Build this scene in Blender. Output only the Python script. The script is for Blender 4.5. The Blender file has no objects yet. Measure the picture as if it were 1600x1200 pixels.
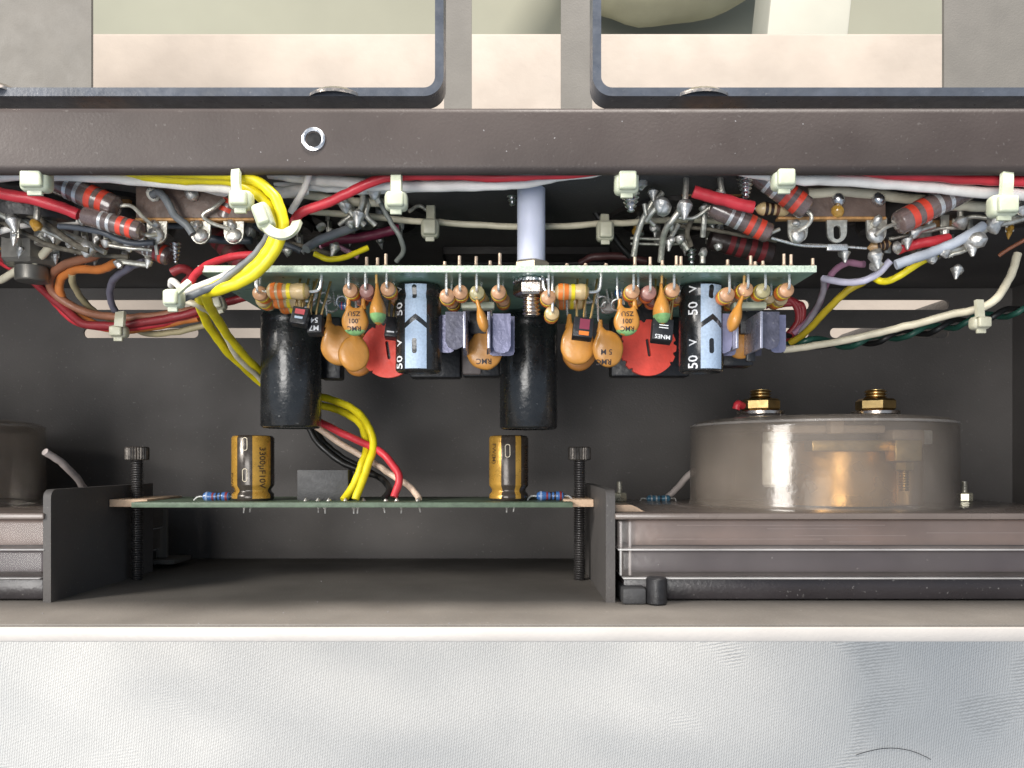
import bpy, bmesh, math, random
from mathutils import Vector, Matrix, Quaternion
random.seed(7)
S = bpy.context.scene
COL = S.collection
# ------------------------------------------------------------------ camera
F, CX, CY, H = 1250.0, 800.0, 720.0, 450.0        # focal length in px of the 1600 px photo, principal point, camera height (mm)
cam = bpy.data.cameras.new("camera"); cam.sensor_width = 36; cam.lens = F/1600*36
cam.shift_y = 120/1600; cam.clip_start = 0.01; cam.clip_end = 20
co = bpy.data.objects.new("camera", cam); COL.objects.link(co); co.location = (0, 0, H*0.001)
S.camera = co
# ------------------------------------------------------------------ light
w = bpy.data.worlds.new("World"); S.world = w; w.use_nodes = True
bg = w.node_tree.nodes["Background"]; bg.inputs[0].default_value = (0.66, 0.80, 1.0, 1); bg.inputs[1].default_value = 0.54
def area(name, loc, target, size, power, color, sy=None):
    l = bpy.data.lights.new(name, 'AREA'); l.energy = power; l.color = color; l.size = size
    if sy: l.shape = 'RECTANGLE'; l.size_y = sy
    o = bpy.data.objects.new(name, l); COL.objects.link(o); o.location = loc
    o.rotation_euler = (Vector(target)-Vector(loc)).to_track_quat('-Z', 'Y').to_euler()
    o['kind'] = 'helper'; o['label'] = 'area lamp in daylight colour'
area("window_light", (-0.36, -0.02, 1.40), (0, 0.02, 0.12), 0.65, 11.5, (1.0, 0.97, 0.93), 0.50)
area("side_window_light", (-1.15, 0.62, 1.18), (0, 0.02, 0.12), 0.40, 24, (1.0, 0.95, 0.88), 0.40)
area("added_under_slot_light", (0.28, 1.65, 0.80), (0, 0.10, 0.0), 0.9, 66, (1.0, 0.94, 0.87), 0.25)  # added lamp, no such window known; brightens the table under the slots
S.view_settings.view_transform = 'Standard'; S.view_settings.look = 'None'; S.view_settings.exposure = 0.0; S.view_settings.gamma = 1
S.cycles.max_bounces = 10; S.cycles.transparent_max_bounces = 16

# ------------------------------------------------------------------ materials
MT = {}
def mat(name, col, rough=0.5, metal=0.0, spec=0.5, var=0.12, vscale=300, bump=0.0, bscale=1500, coat=0.0, sss=0.0, trans=0.0, speck=0.0, speckcol=(.6,.58,.55)):
    if name in MT: return MT[name]
    m = bpy.data.materials.new(name); m.use_nodes = True; MT[name] = m
    nt = m.node_tree; N = nt.nodes; L = nt.links; p = N["Principled BSDF"]
    tc = N.new("ShaderNodeNewGeometry")
    nz = N.new("ShaderNodeTexNoise"); nz.inputs["Scale"].default_value = vscale; nz.inputs["Detail"].default_value = 5
    L.new(tc.outputs["Position"], nz.inputs["Vector"])
    mr = N.new("ShaderNodeMapRange"); mr.inputs[1].default_value = .3; mr.inputs[2].default_value = .7
    mr.inputs[3].default_value = 1-var; mr.inputs[4].default_value = 1+var
    L.new(nz.outputs[0], mr.inputs[0])
    mx = N.new("ShaderNodeMix"); mx.data_type = 'RGBA'; mx.blend_type = 'MULTIPLY'; mx.inputs[0].default_value = 1
    mx.inputs[6].default_value = (*col, 1); L.new(mr.outputs[0], mx.inputs[7])
    out = mx.outputs[2]
    if speck > 0:
        n2 = N.new("ShaderNodeTexNoise"); n2.inputs["Scale"].default_value = 900; n2.inputs["Detail"].default_value = 2
        L.new(tc.outputs["Position"], n2.inputs["Vector"])
        r2 = N.new("ShaderNodeMapRange"); r2.inputs[1].default_value = .68; r2.inputs[2].default_value = .76; r2.inputs[3].default_value = 0; r2.inputs[4].default_value = speck
        L.new(n2.outputs[0], r2.inputs[0])
        m2 = N.new("ShaderNodeMix"); m2.data_type = 'RGBA'; L.new(r2.outputs[0], m2.inputs[0]); L.new(out, m2.inputs[6]); m2.inputs[7].default_value = (*speckcol, 1)
        out = m2.outputs[2]
    L.new(out, p.inputs["Base Color"])
    rr = N.new("ShaderNodeMapRange"); rr.inputs[1].default_value = .3; rr.inputs[2].default_value = .7
    rr.inputs[3].default_value = max(0.02, rough-.08); rr.inputs[4].default_value = min(1, rough+.08)
    n3 = N.new("ShaderNodeTexNoise"); n3.inputs["Scale"].default_value = vscale*2.3; L.new(tc.outputs["Position"], n3.inputs["Vector"])
    L.new(n3.outputs[0], rr.inputs[0]); L.new(rr.outputs[0], p.inputs["Roughness"])
    p.inputs["Metallic"].default_value = metal; p.inputs["Specular IOR Level"].default_value = spec
    p.inputs["Coat Weight"].default_value = coat; p.inputs["Coat Roughness"].default_value = .12
    if sss: p.inputs["Subsurface Weight"].default_value = sss; p.inputs["Subsurface Radius"].default_value = (.002, .002, .0015); p.inputs["Subsurface Scale"].default_value = 1
    if trans: p.inputs["Transmission Weight"].default_value = trans
    if bump:
        nb = N.new("ShaderNodeTexNoise"); nb.inputs["Scale"].default_value = bscale; nb.inputs["Detail"].default_value = 3
        L.new(tc.outputs["Position"], nb.inputs["Vector"])
        b = N.new("ShaderNodeBump"); b.inputs["Strength"].default_value = bump; b.inputs["Distance"].default_value = .0004
        L.new(nb.outputs[0], b.inputs["Height"]); L.new(b.outputs[0], p.inputs["Normal"])
    return m
CH = mat("dark_painted_steel", (.052,.040,.036), .5, 0, .34, .16, 40, .14, 1300, speck=.06)
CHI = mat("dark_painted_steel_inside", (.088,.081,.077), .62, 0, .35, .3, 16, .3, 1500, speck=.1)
FRM = mat("blue_black_painted_steel", (.06,.068,.085), .35, 0, .5, .2, 200, .12, 1300, speck=.12)
REARG = mat("grey_painted_steel", (.145,.135,.12), .6, 0, .4, .08, 80, .2, 1500)
ALU = mat("silver_aluminium", (.47,.44,.41), .5, .15, .5, .05, 40, .1, 900)
CHROME = mat("bright_plated_steel", (.72,.72,.73), .28, 1, .5, .15, 600, .03, 1200)
SOLDER = mat("solder", (.70,.68,.64), .46, .85, .5, .3, 700, .6, 900)
DULL = mat("dull_tinned_metal", (.58,.56,.49), .4, .7, .5, .3, 500, .4, 900)
LEAD = mat("tinned_wire", (.72,.72,.70), .28, .7, .5, .15, 600)
COPPERPIN = mat("aged_copper_pin", (.55,.42,.31), .45, .35, .5, .2, 600)
BRASS = mat("brass", (.50,.35,.15), .36, 1, .5, .2, 300, .04, 900)
STEELNUT = mat("warm_nickel_steel", (.55,.48,.42), .26, 1, .5, .2, 300, .2, 900)
PCB = mat("green_circuit_board_laminate", (.20,.33,.26), .33, 0, .5, .25, 90, .1, 900)
PCBE = mat("pale_green_laminate_edge", (.62,.72,.58), .7, 0, .3, .2, 1400, .7, 1500)
PCB2 = mat("dark_green_laminate", (.10,.14,.095), .5, 0, .4, .2, 400, .2, 1200)
BLKCAN = mat("black_capacitor_sleeve", (.016,.017,.018), .27, 0, .55, .3, 200, .25, 900, speck=.45, speckcol=(.25,.25,.24), coat=.3)
BLKPL = mat("black_plastic", (.018,.018,.02), .4, 0, .5, .3, 300, .3, 900, speck=.3, speckcol=(.2,.2,.2))
GREYPL = mat("dark_grey_plastic", (.055,.055,.057), .55, 0, .4, .1, 300, .3, 1500)
BLUEST = mat("pale_blue_print", (.40,.50,.63), .5, 0, .4, .12, 1800, .2, 1500)
WHPR = mat("white_print", (.80,.80,.80), .5)
BLPR = mat("black_print", (.03,.02,.02), .6)
ORANGE = mat("orange_ceramic_coating", (.55,.245,.045), .36, 0, .5, .12, 250, .15, 1200, coat=.15)
ORANGE2 = mat("dark_orange_ceramic_coating", (.40,.155,.025), .4, 0, .5, .15, 250, .15, 1200)
GREENP = mat("green_paint_mark", (.22,.42,.16), .5, 0, .4, .3, 500)
REDPL = mat("red_plastic", (.86,.085,.055), .5, 0, .4, .1, 300, .2, 1200)
TANR = mat("tan_resistor_coating", (.50,.27,.14), .36, 0, .5, .15, 350, .2, 900, coat=.2)
TANG = mat("greenish_tan_resistor_coating", (.38,.33,.17), .36, 0, .5, .15, 350, .2, 900, coat=.2)
TANP = mat("pinkish_brown_resistor_coating", (.34,.17,.14), .36, 0, .5, .15, 350, .2, 900, coat=.2)
TANY = mat("yellowish_resistor_coating", (.55,.40,.20), .34, 0, .5, .15, 350, .2, 900, coat=.3)
BANDO = mat("orange_band", (.75,.19,.03), .4); BANDY = mat("yellow_band", (.80,.62,.02), .4)
BANDR = mat("red_band", (.66,.06,.03), .4, coat=.5); BANDS = mat("silver_band", (.66,.66,.66), .3, .5, coat=.5)
BANDK = mat("dark_band", (.03,.015,.01), .4); BANDRD = mat("dim_red_band", (.22,.03,.035), .4)
RBR = mat("brown_resistor_body_in_clear_sleeve", (.15,.105,.095), .28, 0, .6, .3, 300, .3, 700, coat=.8)
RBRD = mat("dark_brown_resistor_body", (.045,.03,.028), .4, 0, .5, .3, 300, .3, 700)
BLUER = mat("blue_resistor_coating", (.05,.14,.36), .3, 0, .5, .15, 500, coat=.3)
GOLD = mat("gold_sleeve", (.56,.31,.055), .3, .45, .5, .15, 200, .15, 900)
DKSL = mat("dark_brown_sleeve", (.05,.04,.032), .22, .2, .5, .2, 200)
LAV = mat("lavender_grey_anodised_metal", (.20,.20,.30), .38, .35, .5, .12, 400, .25, 1200)
LAVD = mat("dark_slate_anodised_metal", (.075,.075,.105), .45, .3, .5, .25, 500, .3, 1200, speck=.3)
NYL = mat("translucent_white_nylon", (.52,.55,.41), .38, 0, .5, .1, 300, .15, 900, sss=.25)
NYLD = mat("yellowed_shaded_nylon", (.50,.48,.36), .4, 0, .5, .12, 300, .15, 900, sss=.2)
ROD = mat("white_nylon_rod", (.66,.69,.82), .4, 0, .5, .04, 100, sss=.15)
PHEN = mat("brown_phenolic_board", (.14,.095,.075), .5, 0, .45, .3, 250, .4, 900)
PHENE = mat("copper_coloured_board_edge", (.48,.25,.09), .5, 0, .45, .35, 500, .4, 900)
WOODB = mat("amber_board", (.34,.17,.06), .45, 0, .45, .35, 120, .2, 600)
SOCK = mat("black_socket_phenolic", (.028,.024,.022), .42, 0, .5, .35, 200, .4, 700)
FLUX = mat("amber_flux", (.55,.30,.05), .12, 0, .6, .3, 500, coat=.8)
SPCR = mat("bare_pinkish_laminate", (.62,.44,.30), .6, 0, .4, .1, 900, .3, 1500)
BLKST = mat("black_oxide_steel", (.06,.056,.055), .38, .5, .5, .3, 400, .3, 900)
BLKSH = mat("grey_brown_oxide_steel", (.085,.075,.066), .4, .6, .5, .3, 900, .5, 900)
CREAMB = mat("cream_painted_board", (.375,.325,.28), .72, 0, .3, .10, 30, .5, 150)
FLOORM = mat("greenish_floor", (.30,.295,.23), .8, 0, .3, .2, 2.2)
WHW = mat("white_painted_wood", (.42,.41,.35), .6, 0, .4, .05, 20)
BLACKV = mat("painted_hole_shade", (.004,.004,.005), .8)
def ins(name, c, r=.42): return mat("insulation_"+name, c, r, 0, .45, .2, 130, .2, 500)
YEL = ins("yellow", (.80,.66,.015)); YELD = ins("ochre_yellow", (.46,.34,.02)); RED = ins("red", (.62,.04,.055)); REDD = ins("dark_red", (.26,.025,.03))
WHI = ins("white", (.90,.86,.80)); CRM = ins("cream", (.66,.60,.45)); GRY = ins("grey", (.17,.18,.19)); BLU = ins("slate_grey_blue", (.26,.29,.34)); BLK = ins("black", (.012,.012,.012))
BRN = ins("brown", (.30,.13,.075)); ORG = ins("orange", (.62,.20,.05)); TAN = ins("tan", (.45,.38,.22)); MAU = ins("mauve", (.38,.19,.28)); LIL = ins("pale_lilac", (.56,.54,.66)); GRN = ins("dark_green", (.02,.085,.06)); PNK = ins("pink", (.62,.30,.40)); SLV = ins("grey_sleeve",(.42,.45,.50))
def smoky(name, tint, haze, hazecol, rough=.08):
    m = bpy.data.materials.new(name); m.use_nodes = True; nt = m.node_tree; N = nt.nodes; L = nt.links; N.clear()
    o = N.new("ShaderNodeOutputMaterial"); t = N.new("ShaderNodeBsdfTransparent"); t.inputs[0].default_value = (*tint, 1)
    d = N.new("ShaderNodeBsdfDiffuse"); g = N.new("ShaderNodeBsdfGlossy"); g.inputs["Roughness"].default_value = rough; g.inputs[0].default_value = (1,1,1,1)
    geo = N.new("ShaderNodeNewGeometry"); nz = N.new("ShaderNodeTexNoise"); nz.inputs["Scale"].default_value = 45; nz.inputs["Detail"].default_value = 4
    L.new(geo.outputs["Position"], nz.inputs["Vector"])
    r = N.new("ShaderNodeMapRange"); r.inputs[1].default_value=.3; r.inputs[2].default_value=.7; r.inputs[3].default_value=haze*.7; r.inputs[4].default_value=haze*1.3
    L.new(nz.outputs[0], r.inputs[0]); d.inputs[0].default_value = (*hazecol, 1)
    m1 = N.new("ShaderNodeMixShader"); L.new(r.outputs[0], m1.inputs[0]); L.new(t.outputs[0], m1.inputs[1]); L.new(d.outputs[0], m1.inputs[2])
    f = N.new("ShaderNodeFresnel"); f.inputs[0].default_value = 1.45
    nb = N.new("ShaderNodeTexNoise"); nb.inputs["Scale"].default_value = 500; nb.inputs["Detail"].default_value = 3; L.new(geo.outputs["Position"], nb.inputs["Vector"])
    b = N.new("ShaderNodeBump"); b.inputs["Strength"].default_value = .15; b.inputs["Distance"].default_value = .0004; L.new(nb.outputs[0], b.inputs["Height"]); L.new(b.outputs[0], g.inputs["Normal"])
    m2 = N.new("ShaderNodeMixShader"); fm = N.new("ShaderNodeMath"); fm.operation="MULTIPLY"; fm.inputs[1].default_value=.6; L.new(f.outputs[0], fm.inputs[0]); L.new(fm.outputs[0], m2.inputs[0]); L.new(m1.outputs[0], m2.inputs[1]); L.new(g.outputs[0], m2.inputs[2]); L.new(m2.outputs[0], o.inputs[0])
    return m
ACR = smoky("smoky_clear_acrylic", (.91,.89,.86), .19, (.50,.43,.37), .16)
ACR2 = smoky("clear_acrylic_block", (.86,.83,.82), .12, (.45,.40,.38), .2)
ACRE = smoky("highlight_acrylic_edge", (.9,.9,.9), .55, (.80,.78,.76), .03)  # pale haze paints edge highlights into the acrylic
def cloth_mat():
    m = bpy.data.materials.new("white_damask_cloth"); m.use_nodes = True; nt = m.node_tree; N = nt.nodes; L = nt.links; p = N["Principled BSDF"]
    g = N.new("ShaderNodeNewGeometry")
    def noise(sc, det=3, vec=None):
        n = N.new("ShaderNodeTexNoise"); n.inputs["Scale"].default_value = sc; n.inputs["Detail"].default_value = det; L.new(vec or g.outputs["Position"], n.inputs["Vector"]); return n
    def wave(rot, sc, dist):
        mp = N.new("ShaderNodeMapping"); mp.inputs["Rotation"].default_value = (0,0,rot); L.new(g.outputs["Position"], mp.inputs["Vector"])
        wv = N.new("ShaderNodeTexWave"); wv.inputs["Scale"].default_value = sc; wv.inputs["Distortion"].default_value = dist; wv.inputs["Detail"].default_value = 4; wv.inputs["Detail Scale"].default_value = 3.5
        L.new(mp.outputs[0], wv.inputs["Vector"]); return wv
    a = wave(.10, 230, 1.8); b = wave(1.42, 175, 3.5); c = wave(.55, 350, 2.0)
    mask = noise(13, 2); mk = N.new("ShaderNodeMapRange"); mk.inputs[1].default_value=.53; mk.inputs[2].default_value=.59; L.new(mask.outputs[0], mk.inputs[0])
    mk2 = noise(9, 2); mkk = N.new("ShaderNodeMapRange"); mkk.inputs[1].default_value=.47; mkk.inputs[2].default_value=.53; L.new(mk2.outputs[0], mkk.inputs[0])
    mu = N.new("ShaderNodeMath"); mu.operation='MULTIPLY'; L.new(mk.outputs[0], mu.inputs[0]); L.new(mkk.outputs[0], mu.inputs[1])
    ad = N.new("ShaderNodeMath"); ad.operation='MULTIPLY_ADD'; ad.inputs[1].default_value=.45; L.new(c.outputs[1], ad.inputs[0]); L.new(a.outputs[1], ad.inputs[2])
    mx = N.new("ShaderNodeMix"); L.new(mu.outputs[0], mx.inputs[0]); L.new(ad.outputs[0], mx.inputs[2]); L.new(b.outputs[1], mx.inputs[3])
    f = noise(1800, 2); ad2 = N.new("ShaderNodeMath"); ad2.operation='MULTIPLY_ADD'; ad2.inputs[1].default_value=.5; L.new(f.outputs[0], ad2.inputs[0]); L.new(mx.outputs[0], ad2.inputs[2])
    bp = N.new("ShaderNodeBump"); bp.inputs["Strength"].default_value=.6; bp.inputs["Distance"].default_value=.00035; L.new(ad2.outputs[0], bp.inputs["Height"]); L.new(bp.outputs[0], p.inputs["Normal"])
    cr = N.new("ShaderNodeMapRange"); cr.inputs[3].default_value=.62; cr.inputs[4].default_value=1.0; cr.inputs[1].default_value=.1; cr.inputs[2].default_value=1.2; L.new(ad2.outputs[0], cr.inputs[0])
    m3 = N.new("ShaderNodeMix"); m3.data_type='RGBA'; m3.blend_type='MULTIPLY'; m3.inputs[0].default_value=1; m3.inputs[6].default_value=(.63,.62,.595,1); L.new(cr.outputs[0], m3.inputs[7])
    st = noise(26, 3); sr = N.new("ShaderNodeMapRange"); sr.inputs[1].default_value=.72; sr.inputs[2].default_value=.80; sr.inputs[4].default_value=.35; L.new(st.outputs[0], sr.inputs[0])
    m4 = N.new("ShaderNodeMix"); m4.data_type='RGBA'; L.new(sr.outputs[0], m4.inputs[0]); L.new(m3.outputs[2], m4.inputs[6]); m4.inputs[7].default_value=(.55,.5,.42,1)
    L.new(m4.outputs[2], p.inputs["Base Color"]); p.inputs["Roughness"].default_value=.75; p.inputs["Sheen Weight"].default_value=.15
    return m
CLOTH = cloth_mat()

# ------------------------------------------------------------------ geometry helpers (millimetres; D = distance below the camera)
def P(px, py, D): return Vector(((px-CX)*D/F, -(py-CY)*D/F, H-D))
def V(x, y, D): return Vector((x, y, H-D))
def frame(axis):
    a = axis.normalized(); u = a.orthogonal().normalized(); return a, u, a.cross(u)
class B:
    def __init__(s): s.bm = bmesh.new()
    def merge(s, o):
        me = bpy.data.meshes.new("tmp"); o.to_mesh(me); s.bm.from_mesh(me); bpy.data.meshes.remove(me); o.free(); return s
    def box(s, lo, hi, bev=0.0, rot=None, seg=2):
        b = bmesh.new(); bmesh.ops.create_cube(b, size=1)
        c = (Vector(lo)+Vector(hi))/2; d = Vector([abs(hi[i]-lo[i]) for i in range(3)])
        for v in b.verts: v.co = Vector([v.co[i]*d[i] for i in range(3)])
        if bev: bmesh.ops.bevel(b, geom=b.edges[:]+b.verts[:], offset=bev, segments=seg, profile=.5, affect='EDGES')
        for v in b.verts: v.co = (rot @ v.co if rot else v.co) + c
        return s.merge(b)
    def lathe(s, p0, axis, prof, seg=24, sq=None):
        a, u, v = frame(axis); rings = []
        for (t, r) in prof:
            c = p0 + a*t
            if r < 1e-6: rings.append([s.bm.verts.new(c)])
            else: rings.append([s.bm.verts.new(c + (u*math.cos(2*math.pi*k/seg)+v*math.sin(2*math.pi*k/seg))*r) for k in range(seg)])
        for A, C in zip(rings, rings[1:]):
            if len(A)==1 and len(C)==1: continue
            for k in range(seg):
                k2=(k+1)%seg
                if len(A)==1: s.bm.faces.new((A[0], C[k2], C[k]))
                elif len(C)==1: s.bm.faces.new((A[k], A[k2], C[0]))
                else: s.bm.faces.new((A[k], A[k2], C[k2], C[k]))
        return s
    def cyl(s, p0, p1, r, seg=20, bev=0.0):
        L = (p1-p0).length; b = bev or min(r, L)*.08
        return s.lathe(p0, p1-p0, [(0,0),(0,r-b),(b,r),(L-b,r),(L,r-b),(L,0)], seg)
    def hexn(s, p0, p1, r, rotk=0):
        b = B(); L=(p1-p0).length; c=r*.12
        b.lathe(p0, p1-p0, [(0,0),(0,r*.86),(c,r),(L-c,r),(L,r*.86),(L,0)], 6)
        if rotk: bmesh.ops.rotate(b.bm, verts=b.bm.verts, cent=p0, matrix=Matrix.Rotation(rotk, 3, (p1-p0)))
        return s.merge(b.bm)
    def thread(s, p0, p1, r, pitch, seg=16):
        L=(p1-p0).length; n=max(2,int(L/pitch)); pr=[(0,0),(0,r*.8)]
        for i in range(n): pr += [((i+.15)*L/n, r*.80), ((i+.5)*L/n, r), ((i+.85)*L/n, r*.80)]
        pr += [(L,r*.8),(L,0)]; return s.lathe(p0, p1-p0, pr, seg)
    def tube(s, pts, r, seg=10, sub=6, caps=True, wob=0.0):
        q = spline(pts, sub) if len(pts) > 2 else list(pts)
        n=len(q); rings=[]; u=None
        for i in range(n):
            t=(q[min(i+1,n-1)]-q[max(i-1,0)]).normalized()
            u = t.orthogonal().normalized() if u is None else (u - t*u.dot(t)).normalized()
            v=t.cross(u); rr = r*(1+wob*math.sin(i*1.7))
            rings.append([s.bm.verts.new(q[i]+(u*math.cos(2*math.pi*k/seg)+v*math.sin(2*math.pi*k/seg))*rr) for k in range(seg)])
        for A,C in zip(rings, rings[1:]):
            for k in range(seg): s.bm.faces.new((A[k],A[(k+1)%seg],C[(k+1)%seg],C[k]))
        if caps: s.bm.faces.new(rings[0][::-1]); s.bm.faces.new(rings[-1])
        return s
    def ell(s, c, rx, ry, rz, seg=20, rot=None):
        b=bmesh.new(); bmesh.ops.create_uvsphere(b,u_segments=seg,v_segments=max(8,seg//2),radius=1)
        for v in b.verts:
            p=Vector((v.co.x*rx, v.co.y*ry, v.co.z*rz)); v.co=(rot@p if rot else p)+c
        return s.merge(b)
    def blob(s, c, r, am=.3, seed=0):
        b=bmesh.new(); bmesh.ops.create_icosphere(b,subdivisions=2,radius=1); rnd=random.Random(seed)
        k=[Vector((rnd.uniform(-1,1),rnd.uniform(-1,1),rnd.uniform(-1,1))) for _ in range(5)]
        for v in b.verts:
            f=1+am*sum(max(0,v.co.dot(q))**2-.3 for q in k)*.5; v.co=v.co*r*f+c
        return s.merge(b)
    def plate(s, outer, holes, fn, nrm, th):
        """polygon with holes in (u,v), placed by fn(u,v), thickness th along nrm"""
        b=bmesh.new(); es=[]
        for lp in [outer]+list(holes):
            vs=[b.verts.new(fn(*q)) for q in lp]
            for i in range(len(vs)): es.append(b.edges.new((vs[i],vs[(i+1)%len(vs)])))
        bmesh.ops.triangle_fill(b, use_beauty=True, use_dissolve=False, edges=es)
        r=bmesh.ops.extrude_face_region(b, geom=b.faces[:])
        bmesh.ops.translate(b, verts=[g for g in r['geom'] if isinstance(g,bmesh.types.BMVert)], vec=nrm*th)
        bmesh.ops.recalc_face_normals(b, faces=b.faces)
        return s.merge(b)
    def bandpatch(s, c, r, y0, y1, a0, a1, n=8, th=.04):
        """strip on a cylinder whose axis is Y; angle measured from +Z towards +X"""
        vs=[]
        for i in range(n+1):
            a=a0+(a1-a0)*i/n; d=Vector((math.sin(a),0,math.cos(a)))*(r+th)
            vs.append([s.bm.verts.new(Vector((c.x,y,c.z))+d) for y in (y0,y1)])
        for A,C in zip(vs,vs[1:]): s.bm.faces.new((A[0],C[0],C[1],A[1]))
        return s
def spline(pts, sub=6):
    q=[]; n=len(pts)
    for i in range(n-1):
        p0=pts[i-1] if i>0 else pts[i]*2-pts[i+1]; p1=pts[i]; p2=pts[i+1]; p3=pts[i+2] if i+2<n else pts[i+1]*2-pts[i]
        for k in range(sub):
            t=k/sub; q.append(.5*((2*p1)+(p2-p0)*t+(2*p0-5*p1+4*p2-p3)*t*t+(3*p1-p0-3*p2+p3)*t**3))
    q.append(pts[-1].copy()); return q
def rrect(x0,y0,x1,y1,r,n=5):
    o=[]
    for cx,cy,a in ((x1-r,y1-r,0),(x0+r,y1-r,90),(x0+r,y0+r,180),(x1-r,y0+r,270)):
        for k in range(n+1):
            t=math.radians(a+90*k/n); o.append((cx+r*math.cos(t), cy+r*math.sin(t)))
    return o
def obj(name, b, m, parent=None, label=None, smooth=35):
    bm=b.bm if isinstance(b,B) else b
    off=Vector(parent['w']) if parent is not None and 'w' in parent else None
    top = parent is None
    if top:
        lo=Vector((min(v.co.x for v in bm.verts),min(v.co.y for v in bm.verts),min(v.co.z for v in bm.verts)))
        hi=Vector((max(v.co.x for v in bm.verts),max(v.co.y for v in bm.verts),max(v.co.z for v in bm.verts)))
        off=Vector(((lo.x+hi.x)/2,(lo.y+hi.y)/2,lo.z))
    for v in bm.verts: v.co=(v.co-off)*.001
    me=bpy.data.meshes.new(name); bm.to_mesh(me); bm.free()
    me.materials.append(m)
    me.shade_smooth(); me.set_sharp_from_angle(angle=math.radians(smooth))
    o=bpy.data.objects.new(name, me); COL.objects.link(o)
    if top: o.location=off*.001
    else: o.parent=parent
    o['w']=tuple(off)
    if label: o['label']=label
    return o
def thing(name, at, label, cat, group=None):
    o=bpy.data.objects.new(name,None); COL.objects.link(o); o.location=at*.001; o['w']=tuple(at); o.empty_display_size=.005
    o['label']=label; o['category']=cat
    if group: o['group']=group
    return o
def sub(name, at, parent, label=None):          # an Empty part that holds sub-parts
    o=bpy.data.objects.new(name,None); COL.objects.link(o); o.parent=parent; o.location=(at-Vector(parent['w']))*.001; o['w']=tuple(at); o.empty_display_size=.003
    if label: o['label']=label
    return o
def tag(o,label,cat,group=None,kind=None):
    if label: o['label']=label
    if cat: o['category']=cat
    if group: o['group']=group
    if kind: o['kind']=kind
    return o
_tc={}
def text2d(st, size):
    if (st) not in _tc:
        cu=bpy.data.curves.new("t",'FONT'); cu.body=st; cu.size=1; cu.align_x='CENTER'; cu.align_y='CENTER'; cu.resolution_u=2; cu.offset=0.012
        o=bpy.data.objects.new("t",cu); COL.objects.link(o)
        dg=bpy.context.evaluated_depsgraph_get(); me=bpy.data.meshes.new_from_object(o.evaluated_get(dg))
        _tc[st]=me; bpy.data.objects.remove(o); bpy.data.curves.remove(cu)
    b=bmesh.new(); b.from_mesh(_tc[st])
    for v in b.verts: v.co=Vector((v.co.x*size, v.co.y*size, 0))
    return b
def text_flat(b, st, size, c, u, v, n, lift=.05):
    t=text2d(st,size)
    for q in t.verts: q.co=c+u*q.co.x+v*q.co.y+n*lift
    return b.merge(t)
def text_cyl(b, st, size, c, r, yc, ang, updown=1, lift=.06, squeeze=1.0):
    """text running along Y on a cylinder with axis Y; updown=1 reads upward, -1 downward"""
    t=text2d(st,size)
    ys=[q.co.y for q in t.verts]; y=min(ys)
    while y<max(ys):
        bmesh.ops.bisect_plane(t, geom=t.verts[:]+t.edges[:]+t.faces[:], plane_co=(0,y,0), plane_no=(0,1,0)); y+=.35
    for q in t.verts:
        along=q.co.x*updown; across=-q.co.y*updown*squeeze; a=ang+across/r
        q.co=Vector((c.x+math.sin(a)*(r+lift), yc+along, c.z+math.cos(a)*(r+lift)))
    return b.merge(t)

# ================================================================== SETTING
g=B(); nx,ny=160,64
from mathutils import noise as mn
def clz(x,y): return 3.6+4.2*mn.noise(Vector((x*.012,y*.012,1)))+2.0*mn.noise(Vector((x*.03+y*.012,y*.03,7)))+.5*mn.noise(Vector((x*.09,y*.05,3)))
vs=[[g.bm.verts.new(Vector((X_,Y_,clz(X_,Y_)))) for j in range(ny+1) for Y_ in (-560+540*j/ny,)] for i in range(nx+1) for X_ in (-700+1400*i/nx,)]
for i in range(nx):
    for j in range(ny): g.bm.faces.new((vs[i][j],vs[i+1][j],vs[i+1][j+1],vs[i][j+1]))
tag(obj("table_cloth", g, CLOTH, smooth=80), "white damask cloth with woven motifs spread in front of the amplifier", "cloth")
g=B(); g.box(V(-700,-560,488),V(700,243,454),2)
tag(obj("wooden_table", g, CREAMB), "cream painted wooden table top under and behind the open amplifier", "table")
g=B(); g.box(V(-2500,-2500,1210),V(2500,2500,1200))
tag(obj("floor", g, FLOORM),None,None,None,'structure')
g=B(); g.box(P(1182,70,800)+Vector((0,-90,0)), P(1300,-260,800)+Vector((0,0,60)), 3, Matrix.Rotation(math.radians(-6),3,'Z'))
tag(obj("furniture_leg", g, WHW), "pale cream painted slanted wooden leg beyond the table edge at the top", "furniture leg")

g=B(); c=P(1040,-92,1090); g.ell(c,185,112,60,48,Matrix.Rotation(.15,3,'Z'))
for v in g.bm.verts: v.co+=Vector((mn.noise(v.co*.012),mn.noise(v.co*.012+Vector((5,0,0))),mn.noise(v.co*.012+Vector((0,5,0)))))*14
tag(obj("cushion", g, mat("pale_yellow_fabric",(.36,.33,.22),.85,0,.3,.1,20,.3,300)), "pale yellowish rounded cushion far behind the right opening, at the top edge","cushion")
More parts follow.
